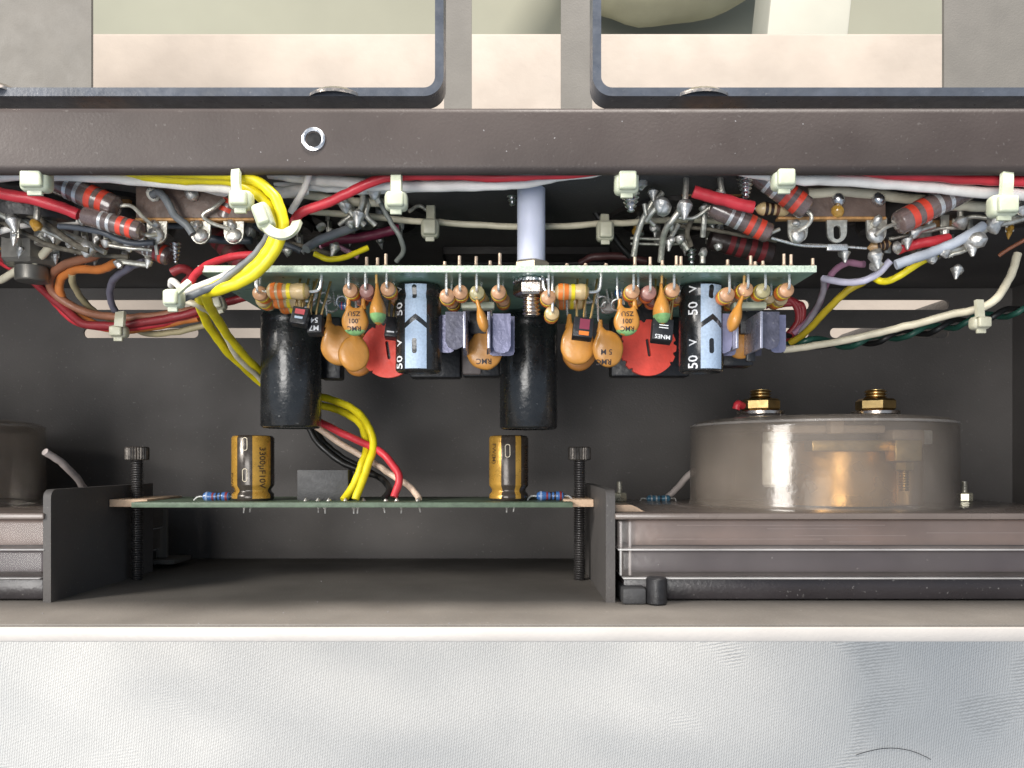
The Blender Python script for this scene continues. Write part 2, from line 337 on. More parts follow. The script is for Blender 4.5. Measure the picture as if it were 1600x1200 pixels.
# ================================================================== CHASSIS
T=thing("amplifier_chassis", V(-51,0,328), "open dark steel amplifier chassis with cross rail, silver front panel and slotted floor", "amplifier chassis")
slots=[]
for x0,x1 in ((130,310),(345,525),(1085,1265),(1297,1483)):
    for y0,y1 in ((468,484),(512,528)):
        a=P(x0,y1,327); b_=P(x1,y0,327); slots.append(rrect(a.x,a.y,b_.x,b_.y,(b_.y-a.y)/2-.05,5))
g=B(); g.plate([(-306,-40.5),(204.5,-40.5),(204.5,70.5),(-306,70.5)], slots, lambda u,v: V(u,v,327), Vector((0,0,-1)), 1.3)
obj("slotted_floor_panel", g, CHI, T)
g=B(); g.plate([(-330,73),(330,73),(330,262),(-330,262)], [rrect(-172,79,-27.8,246,1),rrect(-16.5,79,20,246,1),rrect(32.8,79,176.6,246,1)], lambda u,v: V(u,v,327), Vector((0,0,-1)), 1.6)
obj("rear_deck_with_cutouts", g, REARG, T, "grey deck with three rectangular cutouts")
g=B(); g.box(V(-306,70.6,328.3),V(204.5,72.6,190)); obj("partition_wall", g, CHI, T)
# cross rail: C profile along X
def railprof():
    y0,y1,d0,d1,r=66.4,81.6,184,194,1.7; pts=[]
    for cy,a in ((y1-r,0),(y0+r,90)):
        for k in range(7):
            t=math.radians(a+90*k/6); pts.append((cy+r*math.cos(t), H-d0-r+r*math.sin(t)))
    pts=[(y1,H-d1)]+pts+[(y0,H-d0-2.2),(y0+1.4,H-d0-2.2)]
    r2=.6
    pts+=[(y0+1.4,H-d0-1.6),(y1-1.4,H-d0-1.6),(y1-1.4,H-d1)]
    return pts
g=B(); pr=railprof(); A=[g.bm.verts.new((-306,)+q) for q in pr]; C=[g.bm.verts.new((206.5,)+q) for q in pr]
for i in range(len(pr)): g.bm.faces.new((A[i],A[(i+1)%len(pr)],C[(i+1)%len(pr)],C[i]))
bmesh.ops.recalc_face_normals(g.bm, faces=g.bm.faces)
rail=obj("cross_rail", g, CH, T, smooth=50)
c=P(490,218,184)
g=B(); g.lathe(c+Vector((0,0,-2)), Vector((0,0,1)), [(0,1.7),(1.9,1.75),(2.3,1.9),(2.5,2.3),(2.35,2.7),(2.05,2.85),(1.9,2.85)], 28)
obj("eyelet", g, CHROME, rail, "bright threaded eyelet in the cross rail")
g=B(); g.lathe(c+Vector((.15,-.1,.06)), Vector((0,0,1)), [(0,0),(0,1.7)], 24); obj("eyelet_shade_disc", g, BLACKV, rail)  # flat black disc painting the shade of a hole; the rail is not pierced
g=B()
rn=random.Random(3)
for k in range(22):
    x=rn.uniform(-120,120); y=rn.uniform(68.5,79); r=rn.choice((.07,.09,.12,.2)); g.blob(V(x,y,184.02),r,.5,k)
for v in g.bm.verts: v.co.z=H-184+(v.co.z-(H-184))*.12
dd=obj("dust_specks", g, mat("pale_dust",(.2,.19,.19),.9), rail); dd['kind']='stuff'
# front panel
g=B(); g.box(V(-320,-44.1,330),V(216,-40.6,194.6),.35); obj("front_panel", g, ALU, T, "silver front panel seen along its near edge")
g=B(); g.box(V(-306,-40.55,328.2),V(204.5,-39.9,195.6),.12); obj("panel_liner", g, mat("liner_steel_with_painted_sheen",(.135,.122,.108),.55,0,.45,.2,30,.25,1500,speck=.15), T)  # same painted steel, its colour lightened to stand for sheen
for x0,x1 in ((-308,-306.02),(204.52,206.5)):
    g=B(); g.box(V(x0,-40.5,328.3),V(x1,72,190)); obj("side_wall", g, CHI, T)
for x,y in ((-290,-20),(190,-20),(-290,60),(190,60)):
    g=B(); g.lathe(V(x,y,449),Vector((0,0,1)),[(0,0),(0,11),(1,12),(120,10),(120,0)],20); obj("foot", g, BLKPL, T)  # unseen tall feet, added so that light reaches the slots from below
g=B(); rn=random.Random(11)
for k in range(40):
    x=rn.uniform(-125,30); d=196+95*rn.random()**2; g.blob(V(x,-39.85,d),rn.choice((.08,.1,.14,.22)),.5,k)
o=obj("dust_specks", g, mat("pale_dust",(.2,.19,.19),.9), T); o['kind']='stuff'
# meter brackets
def bracket(x0,x1,lab):
    g=B(); pts=[(225,-40.3),(225,-10.5)]+[(225+2.4-2.4*math.cos(t),-10.5+2.4*math.sin(t)) for t in (.4,.8,1.2,math.pi/2)]+[(289,-8.1),(289,-40.3)]
    g.plate(pts, [], lambda u,v: V(x0,v,u), Vector((1,0,0)), x1-x0)
    return g
g=bracket(-131.9,-129.7,0); obj("meter_bracket", g, CHI, T)
g=bracket(26.4,29.0,0); obj("meter_bracket", g, CHI, T)
g=B(); a=P(266,868,302); g.box(V(a.x-8.5,-36.6,303),V(a.x-.9,-16,301),.5); g.box(V(a.x-8.5,-38.4,312),V(a.x+4,-36.7,296),.4, ); obj("grey_angle_bracket", g, REARG, T, "small light grey angle bracket behind the left long screw")
# rounded frames behind the rail: U-shaped tubs near the camera
def uframe(xin, xfar, side, lab):
    """xin: px of the outer face near the centre; plates run outwards"""
    D0,D1=187,194; s=D0/F
    ybot=(720-150)*s; r=4.6; th=2.0; yt=150
    xo=(xin-800)*s
    path=[]
    # outer path: from far side along the bottom to the corner, up
    sgn=-1 if side=='L' else 1
    xf=(xfar-800)*s
    out=[(xf,ybot)]; inn=[(xf,ybot+th)]
    for k in range(9):
        t=math.radians(90*k/8); cx=xo+sgn*r; cy=ybot+r
        out.append((cx - sgn*r*math.sin(t)*1.0, cy - r*math.cos(t))); 
        inn.append((cx - sgn*(r-th)*math.sin(t), cy-(r-th)*math.cos(t)))
    out.append((xo,yt)); inn.append((xo+sgn*th,yt))
    g=B(); g.plate(out+inn[::-1], [], lambda u,v: V(u,v,D0), Vector((0,0,-1)), D1-D0)
    f=T2=thing("transformer_frame", V((xf+xo)/2,ybot,D1), lab, "metal frame", "rounded frames above the cross rail")
    obj("frame_band", g, FRM, T2, smooth=40)
    return T2
fl=uframe(693,-260,'L',"left dark rounded metal frame above the rail, ending left of the centre gap")
fr=uframe(926,1900,'R',"right dark rounded metal frame above the rail, starting right of the centre gap")
for px,py,par in ((-8,140,fl),(528,150,fl),(1093,150,fr)):
    g=B(); c=P(px,py+6,191.5); g.lathe(Vector((c.x,c.y-1.2,c.z)),Vector((0,1,0)),[(0,7.3),(.8,7.2),(1.9,5.6),(2.9,3.2),(3.2,0)],28)
    g2=obj("dome_screw_head", g, STEELNUT, par, "brownish domed screw head")
# chrome/black washer etc. small studs on partition
# ================================================================== METERS
def meter(cx, label):
    c=V(cx,0,267)
    M=thing("panel_meter", V(cx,-39,267), label, "panel meter", "panel meters behind the front panel")
    ax=Vector((0,1,0)); r=41.7
    g=B(); g.lathe(Vector((cx,-14.6,c.z)), ax, [(0,r+.5),(.8,r+.3),(1.4,r),(25,r-.1),(26.4,r-.5),(27.4,r-1.6),(27.9,r-3.4),(28.3,r-7),(28.9,20),(29.1,0)], 96)
    g.lathe(Vector((cx,-14.2,c.z)), ax, [(0,r-2),(23.5,r-2.1),(25.4,r-3.4),(26.2,r-6),(26.6,r-18),(26.8,0)], 72)
    obj("round_housing", g, ACR, M, smooth=60)
    g=B(); g.lathe(Vector((cx,11.3,c.z)), ax, [(0,r-.1),(.25,r+.12),(.6,r+.1),(.8,r-.2)], 96); obj("rim_highlight_ring", g, smoky("rim_highlight_acrylic",(.9,.88,.86),.3,(.6,.56,.52),.08), M, smooth=60)  # pale ring added as the bright highlight line along the housing rim
    for dx in (-19.2,19.2):
        g=B(); g.cyl(Vector((cx+dx,12.8,c.z)),Vector((cx+dx,15.3,c.z)),8.6,32,.5); obj("terminal_boss", g, ACR2, M)
        p=Vector((cx+dx,15.4,c.z))
        n=sub("terminal_nut", p, M)
        g=B(); g.hexn(p+ax*1.2,p+ax*5.2,6.3,.35 if dx<0 else .2); obj("hex_nut", g, BRASS, n, smooth=25)
        g=B(); g.cyl(p,p+ax*1.1,7.6,32); obj("washer", g, STEELNUT, n)
        g=B(); g.thread(p+ax*5.2,p+ax*8.2,3.6,.9,24); obj("stud", g, BRASS, n)
    # movement inside
    g=B(); p=V(cx+5,-14,262); g.lathe(p,ax,[(0,0),(0,18.6),(19.6,18.6),(20.2,18),(20.2,0)],48); obj("magnet", g, mat("bronze_magnet",(.50,.29,.10),.3,.7,.5,.3,60,.2,400), M)
    g=B(); g.cyl(V(cx+5,-13.9,262)+Vector((16,0,12)),V(cx+5,4.5,262)+Vector((16,0,12)),5,24); obj("pole_piece", g, mat("dull_bronze",(.30,.20,.10),.4,.6,.5,.3,60), M)
    g=B(); g.cyl(V(cx-21,-8,245),V(cx-21,6,245),4.3,24,.8); g.box(V(cx-24,5,250),V(cx-18,9,244),.6); obj("white_coil_support", g, mat("milky_plastic",(.72,.72,.68),.4), M)
    g=B(); g.box(V(cx-12,2.8,247),V(cx+17,6.2,240),.4); g.box(V(cx+11,-.2,243),V(cx+19,6.2,236),.4); obj("brass_bridge", g, BRASS, M)
    g=B(); g.hexn(V(cx+14.5,-.2,238),V(cx+14.5,-3,238),2.7); g.thread(V(cx+14.5,-3,238),V(cx+14.5,-9,238),1.5,.7); obj("adjusting_screw", g, BRASS, M)
    g=B(); g.box(V(cx-23,8.4,252),V(cx+12,11,244),.8); g.box(V(cx+13,4.5,252),V(cx+23,9.5,242),.8); g.box(V(cx-8,8,240),V(cx-4,12.5,236),.5); obj("inner_yoke", g, mat("pale_beige_plastic",(.42,.34,.26),.45), M)
    g=B(); g.box(V(cx+25,5,250),V(cx+28,9.5,247),.6); obj("clip", g, mat("milky_plastic",(.72,.72,.68),.4), M)
    # front body, stacked slabs
    hw=72.4
    g=B(); g.box(V(cx-hw-.8,-16.5,306),V(cx+hw,-14.65,224.2),.5); obj("rear_flange", g, mat("brown_smoky_plastic",(.17,.135,.115),.3,0,.5,.2,40,coat=.3), M)
    g=B(); g.box(V(cx-hw,-24.9,305),V(cx+hw,-16.6,225.2),.9,seg=3); obj("clear_cover", g, ACR2, M, smooth=60)
    g=B(); g.box(V(cx-hw+1.2,-32.9,305),V(cx+hw-1,-25.2,226),.9,seg=3); obj("clear_cover", g, ACR2, M, smooth=60)
    g=B(); g.box(V(cx-hw+.2,-25.25,305),V(cx+hw-.2,-24.75,224.7),.2); g.box(V(cx-hw+1.6,-33.35,305),V(cx+hw-1.6,-32.95,225.1),.15); obj("edge_highlight_strip", g, ACRE, M)  # pale strips added to stand for bevel highlights on the clear covers
    g=B(); g.box(V(cx-hw+4,-24.4,300),V(cx+hw-4,-17,231),.4); obj("scale_plate", g, mat("plate_with_tan_reflections",(.30,.225,.19),.5,0,.4,.35,35), M)  # plate colour raised to stand for warm tan reflections
    g=B(); g.box(V(cx-hw+5,-32.4,300),V(cx+hw-5,-25.8,233),.4); obj("inner_well", g, mat("dark_purple_grey_plate",(.10,.088,.10),.5,0,.4,.3,35), M)
    g=B(); g.box(V(cx-hw+2,-39.4,300),V(cx+hw-2,-33.5,227.5),.5); obj("front_bezel", g, mat("black_smoky_bezel",(.035,.03,.032),.3,0,.5,.2,50,.2,900,speck=.3), M)
    g=B(); rs=random.Random(5)
    for yy_,x0,x1 in ((-18.6,18,78),(-19.6,44,70),(-20.8,90,128),(-22.6,12,60),(-21.6,52,84),(-23.4,62,74)): g.box(V(cx-hw+x0,yy_-.12,231.2),V(cx-hw+x1,yy_+.12,230.9))
    obj("reflection_streak", g, mat("pale_reflection_streak",(.36,.29,.26),.5), M)  # thin pale strips painting reflection streaks of the clear cover
    g=B()
    for k in range(9): x_=rs.uniform(8,136); y_=rs.uniform(-31.5,-27); g.blob(V(cx-hw+x_,y_,226.2),rs.uniform(.12,.4),.6,k)
    o_=obj("dust_specks", g, mat("pale_dust",(.32,.3,.3),.9), M); o_['kind']='stuff'
    for x0 in (cx-hw+.8, cx-hw+3.4):
        g=B(); g.box(V(x0,-32.5,228),V(x0+.7,-17.2,226.5),.2); obj("corner_highlight_strip", g, ACRE, M)  # pale strips added to stand for vertical highlights at the cover's end
    g=B(); c0=V(cx-hw+10.5,-39.8,222.5); g.cyl(c0,c0+ax*7.4,2.9,20,.4); obj("mounting_post", g, BLKPL, M)
    g=B(); g.box(V(cx-hw+1,-39.8,240),V(cx-hw+7.5,-35.4,221.5),.6); obj("mounting_foot", g, GREYPL, M)
    return M
meter(102.1,"round clear smoky panel meter with two brass nuts, at the right")
M2=meter(-203.7,"clear smoky panel meter cut off by the left edge of the photograph")

# ================================================================== LOWER CIRCUIT BOARD
LB=thing("circuit_board", V(-51,-14.6,270), "narrow green circuit board between the brackets carrying two gold capacitors", "circuit board")
g=B(); g.box(V(-119,-14.6,290),V(19,-13,250),.1); obj("laminate", g, PCB2, LB)
def goldcap(px0,px1,pytop,seq,lab):
    D=263; r=(px1-px0)/2*D/F*.985; cx=((px0+px1)/2-800)*D/F; c=V(cx,0,D); yt=(720-pytop)*(D-r*.6)/F
    E=sub("gold_capacitor", V(cx,-13,D), LB, lab)
    h=yt+13
    g=B(); g.lathe(V(cx,-13,D),Vector((0,1,0)),[(0,0),(0,r*.93),(.8,r),(2.1,r*.985),(3.0,r*.86),(3.7,r*.86),(4.9,r*.99),(5.4,r),(h-.9,r),(h-.2,r*.93),(h,r*.8),(h-.3,r*.76),(h-.4,0)],48)
    obj("can", g, DKSL, E, smooth=50)
    # gold areas follow the same profile
    for (a0,a1) in seq['gold']:
        b=B(); prof=[(.8,1.0),(2.1,.985),(3.0,.86),(3.7,.86),(4.9,.99),(5.4,1),(h-.9,1),(h-.25,.94)]
        rows=[]
        for t,k in prof:
            rows.append([b.bm.verts.new(Vector((cx+math.sin(a)*(r*k+.05),-13+t,c.z+math.cos(a)*(r*k+.05)))) for a in [math.radians(a0+(a1-a0)*i/10) for i in range(11)]])
        for A_,C_ in zip(rows,rows[1:]):
            for i in range(10): b.bm.faces.new((A_[i],A_[i+1],C_[i+1],C_[i]))
        obj("gold_stripe", b, GOLD, E, smooth=60)
    b=B()
    for st,sz,yc,ang in seq['text']: text_cyl(b,st,sz,c,r,yc,math.radians(ang),-1,.12)
    obj("printed_text", b, mat("dark_brown_print",(.05,.025,.01),.5), E)
    b=B()
    for yc,ang in seq['oval']:
        for hx in (0,):
            pts=[]; 
            for k in range(21):
                t=2*math.pi*k/20; u=.75*math.cos(t); v=(.75*math.sin(t)+(1.3 if math.sin(t)>0 else -1.3)); a=math.radians(ang)+u/r
                pts.append(Vector((cx+math.sin(a)*(r+.06),yc+v,c.z+math.cos(a)*(r+.06))))
            b.tube(pts,.13,6,2)
    obj("printed_oval", b, mat("pale_gold_print",(.75,.66,.5),.5), E)
goldcap(363,428,680,dict(gold=[(-78,-28),(16,70)],text=[("3300µF10V",2.9,-2.2,42),("µF10V",2.9,6.5,44) if False else ("FW(M)",2.3,-7.2,-54)],oval=[(-4.6,-4),(5.4,-4)]),"gold capacitor at the left end of the lower board, next to a blue resistor")
goldcap(764,826,680,dict(gold=[(-82,-22),(20,38)],text=[("FW(M)",2.3,2.3,-48),("3300µF10V",2.9,-1.5,60)],oval=[(3.2,-3)]),"gold capacitor under the right tall black capacitor")
g=B(); g.box(P(464,783,262)+Vector((0,.1,-8)),P(544,734,262),.35); obj("relay", g, GREYPL, LB, "plain dark grey rectangular relay block")
def axial(p0,p1,r,m,bands,parent,lead=None,leadr=.3,name="resistor",label=None,drop=None,seg=18,lm=LEAD,bone=.16):
    """axial resistor between p0 and p1"""
    E=sub(name,(p0+p1)/2,parent,label) if parent is not None else None
    ax=p1-p0; L=ax.length; e=r*.9
    pr=[(0,0),(e*.12,r*.55),(e*.45,r*.9),(e,r),(L*.28,r),(L*.36,r*(1-bone)),(L*.64,r*(1-bone)),(L*.72,r),(L-e,r),(L-e*.45,r*.9),(L-e*.12,r*.55),(L,0)] if L>2.6*e and bone>0 else [(0,0),(e*.1,r*.6),(e*.35,r*.93),(e*.7,r),(L-e*.7,r),(L-e*.35,r*.93),(L-e*.1,r*.6),(L,0)]
    g=B(); g.lathe(p0,ax,pr,seg); obj("body",g,m,E)
    def rad(t):
        for (a,ra),(b,rb) in zip(pr,pr[1:]):
            if a<=t<=b: return ra+(rb-ra)*(t-a)/max(b-a,1e-6)
        return r
    for f,wd,bm_ in bands:
        g=B(); t0=f*L-wd/2; t1=t0+wd; k=r*.03+.03
        g.lathe(p0,ax,[(t0,rad(t0)),(t0,rad(t0)+k),((t0+t1)/2,rad((t0+t1)/2)+k),(t1,rad(t1)+k),(t1,rad(t1))],seg); obj("band",g,bm_,E)
    if lead:
        g=B()
        for q in lead: g.tube(q,leadr,7,5)
        obj("lead",g,lm,E)
    return E
for (a,b_) in (((313,776),(363,776)),((834,775),(884,775))):
    p0=P(a[0]+4,a[1],262); p1=P(b_[0]-2,b_[1],262); l=Vector((1,0,0))
    axial(p0,p1,1.55,BLUER,[(.16,.7,mat("pale_blue_band",(.25,.33,.5),.4)),(.38,.6,BANDRD),(.52,.5,BANDK),(.66,.6,BANDK),(.86,.7,BANDRD)],LB,
      [[p0+l*.5,p0-l*1.5,p0-l*2.6+Vector((0,-.8,0)),Vector((p0.x-2.9,-13,p0.z))],[p1-l*.5,p1+l*1.2,p1+l*2.2+Vector((0,-.7,0)),Vector((p1.x+2.5,-13,p1.z))]],.33,label="small blue banded resistor lying on the lower board")
g=B()
for x in (382,392,498,508,553,560,600,628,655,792,804):
    p=P(x,793,258+random.uniform(-4,6)); p.y=-14.6; g.lathe(p,Vector((random.uniform(-.2,.2),-1,0)),[(0,.9),(.4,.7),(.9,.3),(2.2,.22),(2.2,0)],8)
o=obj("solder_joints",g,SOLDER,LB)
g=B()
for x in (478,497,514,540,568,603,620,653):
    p=P(x,783,259); p.y=-13; g.lathe(p,Vector((0,1,0)),[(0,.8),(.4,.6),(.9,.25),(1.1,0)],8)
obj("solder_joints",g,SOLDER,LB)
# end tabs and long screws
for (x0,x1,sx,lab) in ((-129.4,-117.2,-125.6,"long black socket-head screw through the left end of the lower board"),(16.6,26.2,22.6,"long black socket-head screw beside the right meter bracket")):
    g=B(); g.box(V(x0,-14.8,284),V(x1,-12.4,257),.15); obj("bare_end_tab",g,SPCR,LB,"bare pinkish end of the lower board under a long screw")
    c=V(sx,0,268)
    Q=thing("socket_head_screw",Vector((sx,-40,c.z)),lab,"screw","long screws through the lower board")
    g=B(); g.thread(Vector((sx,-39.8,c.z)),Vector((sx,.2,c.z)),2.05,.78,20); obj("threaded_shaft",g,BLKST,Q)
    b=B(); n=28; prof=[(0,0),(0,3.3),(.3,3.7),(4.1,3.7),(4.5,3.4),(4.5,1.8),(2.5,1.8),(2.5,0)]
    b.lathe(Vector((sx,.2,c.z)),Vector((0,1,0)),prof,56)
    for v in b.bm.verts:
        d=Vector((v.co.x-sx,0,v.co.z-c.z)); 
        if 3.5<d.length<3.8: 
            a=math.atan2(d.z,d.x); f=1+.035*(1 if int(round(a/(2*math.pi/56)))%2 else -1); v.co.x=sx+d.x*f; v.co.z=c.z+d.z*f
    obj("knurled_head",b,BLKSH,Q,smooth=20)
# second lower board right of bracket
RB=thing("circuit_board", V(75,-16,300), "dark green circuit board strip behind the round meter, ending at a small nut", "circuit board")
g=B(); g.box(V(30,-17.6,318),V(166,-16,290),.1); obj("laminate",g,PCB2,RB)
p0=P(1010,776,294); p1=P(1048,776,294); p0.y=p1.y=-13.9; l=Vector((1,0,0))
axial(p0,p1,1.3,mat("teal_resistor_coating",(.06,.17,.26),.3,coat=.3),[(.2,.5,BANDS),(.4,.5,BANDS),(.58,.5,BANDK),(.78,.5,BANDS)],RB,[[p0,p0-l*1.8,p0-l*2.4+Vector((0,-2,0))],[p1,p1+l*1.6,p1+l*2.2+Vector((0,-2,0))]],.3)
for px in (968,1507):
    p=P(px,782,290); p.y=-15.9
    Q=thing("screw_with_nut",p,("nickel screw and nut just right of the right bracket" if px<1200 else "nickel screw and nut at the right foot of the round meter"),"screw","screws with pale nuts on the meter board")
    g=B(); g.box(p+Vector((-5,0,-4)),p+Vector((5,1.1,4)),.2); obj("tab",g,GREYPL,Q)
    g=B(); g.hexn(p+Vector((0,1.2,0)),p+Vector((0,4.3,0)),2.7,.3); obj("nut",g,mat("pale_nickel",(.78,.74,.58),.3,.6),Q,smooth=25)
    g=B(); g.thread(p+Vector((0,4.3,0)),p+Vector((0,8.4,0)),1.15,.5,12); obj("stud",g,DULL,Q)
g=B(); q=P(964,790,232); g.plate([(0,0),(5.5,0),(7.2,-.7),(9,-1.8),(13,-2.1),(13,-2.7),(7,-2.7),(0,-2.4)],[],lambda u,v: Vector((29.1+u,-12.8+v,q.z)),Vector((0,0,-1)),10)
obj("bare_end_tab",g,SPCR,RB,"bare copper coloured tongue touching the right bracket")

# ================================================================== MAIN CIRCUIT BOARD
MB=thing("circuit_board", V(-1,47,237), "large green circuit board seen edge on, crowded with components", "circuit board")
g=B(); g.box(V(-78.4,47.2,276),V(76,48.8,200.35),.0); obj("laminate",g,PCB,MB)
g=B(); g.box(V(-78.6,47.15,200.4),V(76.2,48.85,200.0),.1); obj("laminate_edge",g,PCBE,MB)
BY=47.2
# end-on resistors
def endon(px,py,m,r=1.95,D=203.5,L=7,down=True,bandm=None):
    c=P(px,py,D); fr=c; bk=c+Vector((0,0,-L))
    top=Vector((c.x,BY+1.6,c.z+.9))
    bands=[(.35,.8,bandm or BANDO),(.5,.7,bandm or BANDO),(.64,.7,BANDY if m is not TANP else BANDRD)]
    axial(bk,fr,r,m,bands,MB,[[fr-Vector((0,0,.6)),fr+Vector((0,.2,.7)),fr+Vector((0,1.0,1.2)),Vector((c.x,BY-.5,c.z+1.0)),top]],.36,bone=.0)
rows=[(404,457,TANR),(546,452,TANR),(572,453,TANP),(605,450,TANR),(698,461,TANR),(719,455,TANR),(745,456,TANG),(779,455,TANR),(857,463,TANR),(989,454,TANR),(1015,456,TANP),(1052,452,TANR),(1138,459,TANR),(1167,451,TANR),(1194,453,TANG),(1231,452,TANR)]
for px,py,m in rows: endon(px,py,m)
for px,py,m,D in ((408,468,TANY,216),(560,462,TANP,216),(617,462,TANR,217),(706,470,TANR,216),(752,466,TANY,217),(786,467,TANR,216),(863,488,TANY,206),(997,464,TANR,216),(1023,466,TANP,216),(1060,462,TANR,216),(1146,469,TANR,217),(1203,463,TANY,216),(1222,466,TANY,216)):
    endon(px,py,m,1.9,D,8)
def lying(x0,x1,py,D,m=TANY,r=2.15):
    p0=P(x0,py,D); p1=P(x1,py,D); l=Vector((1,0,0)); u=Vector((0,1,0))
    axial(p0,p1,r,m,[(.17,1.1,BANDO),(.34,1.1,BANDO),(.53,.95,BANDY),(.9,.5,mat("gold_band",(.5,.36,.12),.3,.6))],MB,
       [[p0+l,p0-l*1.4,p0-l*2.6+u*.9,Vector((p0.x-3,BY,p0.z))],[p1-l,p1+l*1.4,p1+l*2.6+u*.9,Vector((p1.x+3,BY,p1.z))]],.4,bone=.1)
lying(417,484,455,204); lying(866,921,456,205)
lying(424,478,470,221); lying(868,915,472,222); lying(436,476,479,231); lying(1085,1120,470,230)
# leads poking through the board top
g=B()
for px,y0 in ((573,402),(590,403),(603,397),(695,409),(718,400),(744,401),(766,408),(781,396),(886,412),(915,412),(947,412),(992,402),(1016,402),(1035,407),(1057,400),(1064,401),(1137,406),(1173,400),(1180,409),(1192,408),(1225,397),(1236,398),(1270,404)):
    p=P(px,y0,202); q=Vector((p.x,48.7,p.z)); g.tube([q,p],.42,8); g.lathe(q,Vector((0,1,0)),[(0,1.0),(.4,.75),(.9,.45)],10)
o=obj("lead_ends",g,COPPERPIN,MB)
# tall black capacitors
def tallcap(px0,px1,pytop,pybot,lab):
    D=255; cxp=(px0+px1)/2; cx=(cxp-800)*D/F; r=(px1-px0)/2*D/F*.98
    yb=(720-pybot)*(D-r)/F; yt=(720-pytop)*(D-r*.7)/F
    h=yt-yb; E=sub("tall_black_capacitor",V(cx,yt,D),MB,lab)
    g=B(); g.lathe(V(cx,yb,D),Vector((0,1,0)),[(0,0),(.3,r*.5),(.35,r*.84),(0,r*.88),(0,r*.93),(.7,r),(h-5,r),(h-4.0,r*.975),(h-3.2,r*.985),(h-1.6,r),(h-.5,r*.94),(h,r*.8),(h,0)],64); obj("can",g,BLKCAN,E,smooth=50)
    g=B(); 
    for dx in (-3,3): g.tube([V(cx+dx,yt-.2,D),V(cx+dx,BY+.4,D)],.5,8)
    obj("lead",g,LEAD,E)
tallcap(408,502,483,667,"tall black capacitor at the left end of the board")
tallcap(780,872,488,669,"tall black capacitor beneath the hex nut and screw")
# blue striped capacitors
def bluecap(px0,px1,s0,s1,lab,ph=0.0):
    D=215; cxp=(px0+px1)/2; cx=(cxp-800)*D/F; r=(px1-px0)/2*D/F*.985; c=V(cx,0,D)
    yb=(720-578)*(D-r)/F; yt=BY-.3; h=yt-yb
    E=sub("striped_capacitor",V(cx,yt,D),MB,lab)
    g=B(); g.lathe(V(cx,yb,D),Vector((0,1,0)),[(.5,0),(.5,r*.8),(0,r*.86),(0,r*.92),(.5,r),(h-4.6,r),(h-3.6,r*.93),(h-3.0,r*.93),(h-2.0,r),(h-.4,r*.97),(h,r*.9),(h,0)],56); obj("can",g,BLKCAN,E,smooth=50)
    rad=lambda y: r*(.93 if h-3.9<(y-yb)<h-2.7 else (.965 if h-4.3<(y-yb)<h-2.3 else 1))
    def ang(px): return math.asin(max(-1,min(1,((px-cxp)/((px1-px0)/2)))))
    a0,a1=ang(s0),ang(s1); am=(a0+a1)/2; hw=(a1-a0)/2
    # strip as a polygon sheet in (angle, y) with holes, draped on the can
    def drape(outer,holes,m,nm,lift):
        b=bmesh.new(); es=[]
        for lp in [outer]+holes:
            vs=[b.verts.new((u,v,0)) for u,v in lp]
            for i in range(len(vs)): es.append(b.edges.new((vs[i],vs[(i+1)%len(vs)])))
        bmesh.ops.triangle_fill(b,use_beauty=True,edges=es)
        us=[v.co.x for v in b.verts]; ys=[v.co.y for v in b.verts]
        for k in range(1,12): bmesh.ops.bisect_plane(b,geom=b.verts[:]+b.edges[:]+b.faces[:],plane_co=(min(us)+(max(us)-min(us))*k/12,0,0),plane_no=(1,0,0))
        for yy in (h-4.6,h-4.2,h-3.7,h-3.0,h-2.5,h-2.0): bmesh.ops.bisect_plane(b,geom=b.verts[:]+b.edges[:]+b.faces[:],plane_co=(0,yb+yy,0),plane_no=(0,1,0))
        for v in b.verts:
            u,y=v.co.x,v.co.y; rr=rad(y)+lift; v.co=Vector((cx+math.sin(u)*rr,y,c.z+math.cos(u)*rr))
        q=B(); q.merge(b); return obj(nm,q,m,E,smooth=60)
    def yy(py): return (720-py)*(D-r)/F
    chev=lambda py: None
    ovals=[]
    def oval(p0,p1):
        o=[]; y1,y0=yy(p0),yy(p1); rr=hw*.19*1.15; ry=rr*r
        for k in range(16):
            t=2*math.pi*k/16; o.append((am-.05+rr*math.cos(t),(y1-ry if math.sin(t)>0 else y0+ry)+ry*math.sin(t)))
        return o
    cy=yy(492)
    tk=1.3; e=.3
    up=[(a0,cy-3.2+tk),(am,cy+tk*.3),(a1,cy-3.2+tk),(a1,yt-.6),(a0,yt-.6)]
    lo=[(a0,yb+.45),(a1,yb+.45),(a1,cy-3.2-.2),(am,cy-tk*.9),(a0,cy-3.2-.2)]
    drape(up,[oval(444,466)],BLUEST,"pale_blue_stripe",.07); drape(lo,[oval(528,552)],BLUEST,"pale_blue_stripe",.07)
    b=B(); ta=a0-.33
    for st,sz,py in (("V",3.0,450),("50",3.7,481),("V",3.0,534),("50",3.7,565)):
        text_cyl(b,st,sz,c,r,yy(py),ta,1,.1)
    obj("printed_text",b,WHPR,E)
bluecap(618,690,637,670,"striped capacitor left of the board's middle, marked 50 V")
bluecap(1061,1130,1087,1121,"striped capacitor near the right end of the board, marked 50 V")
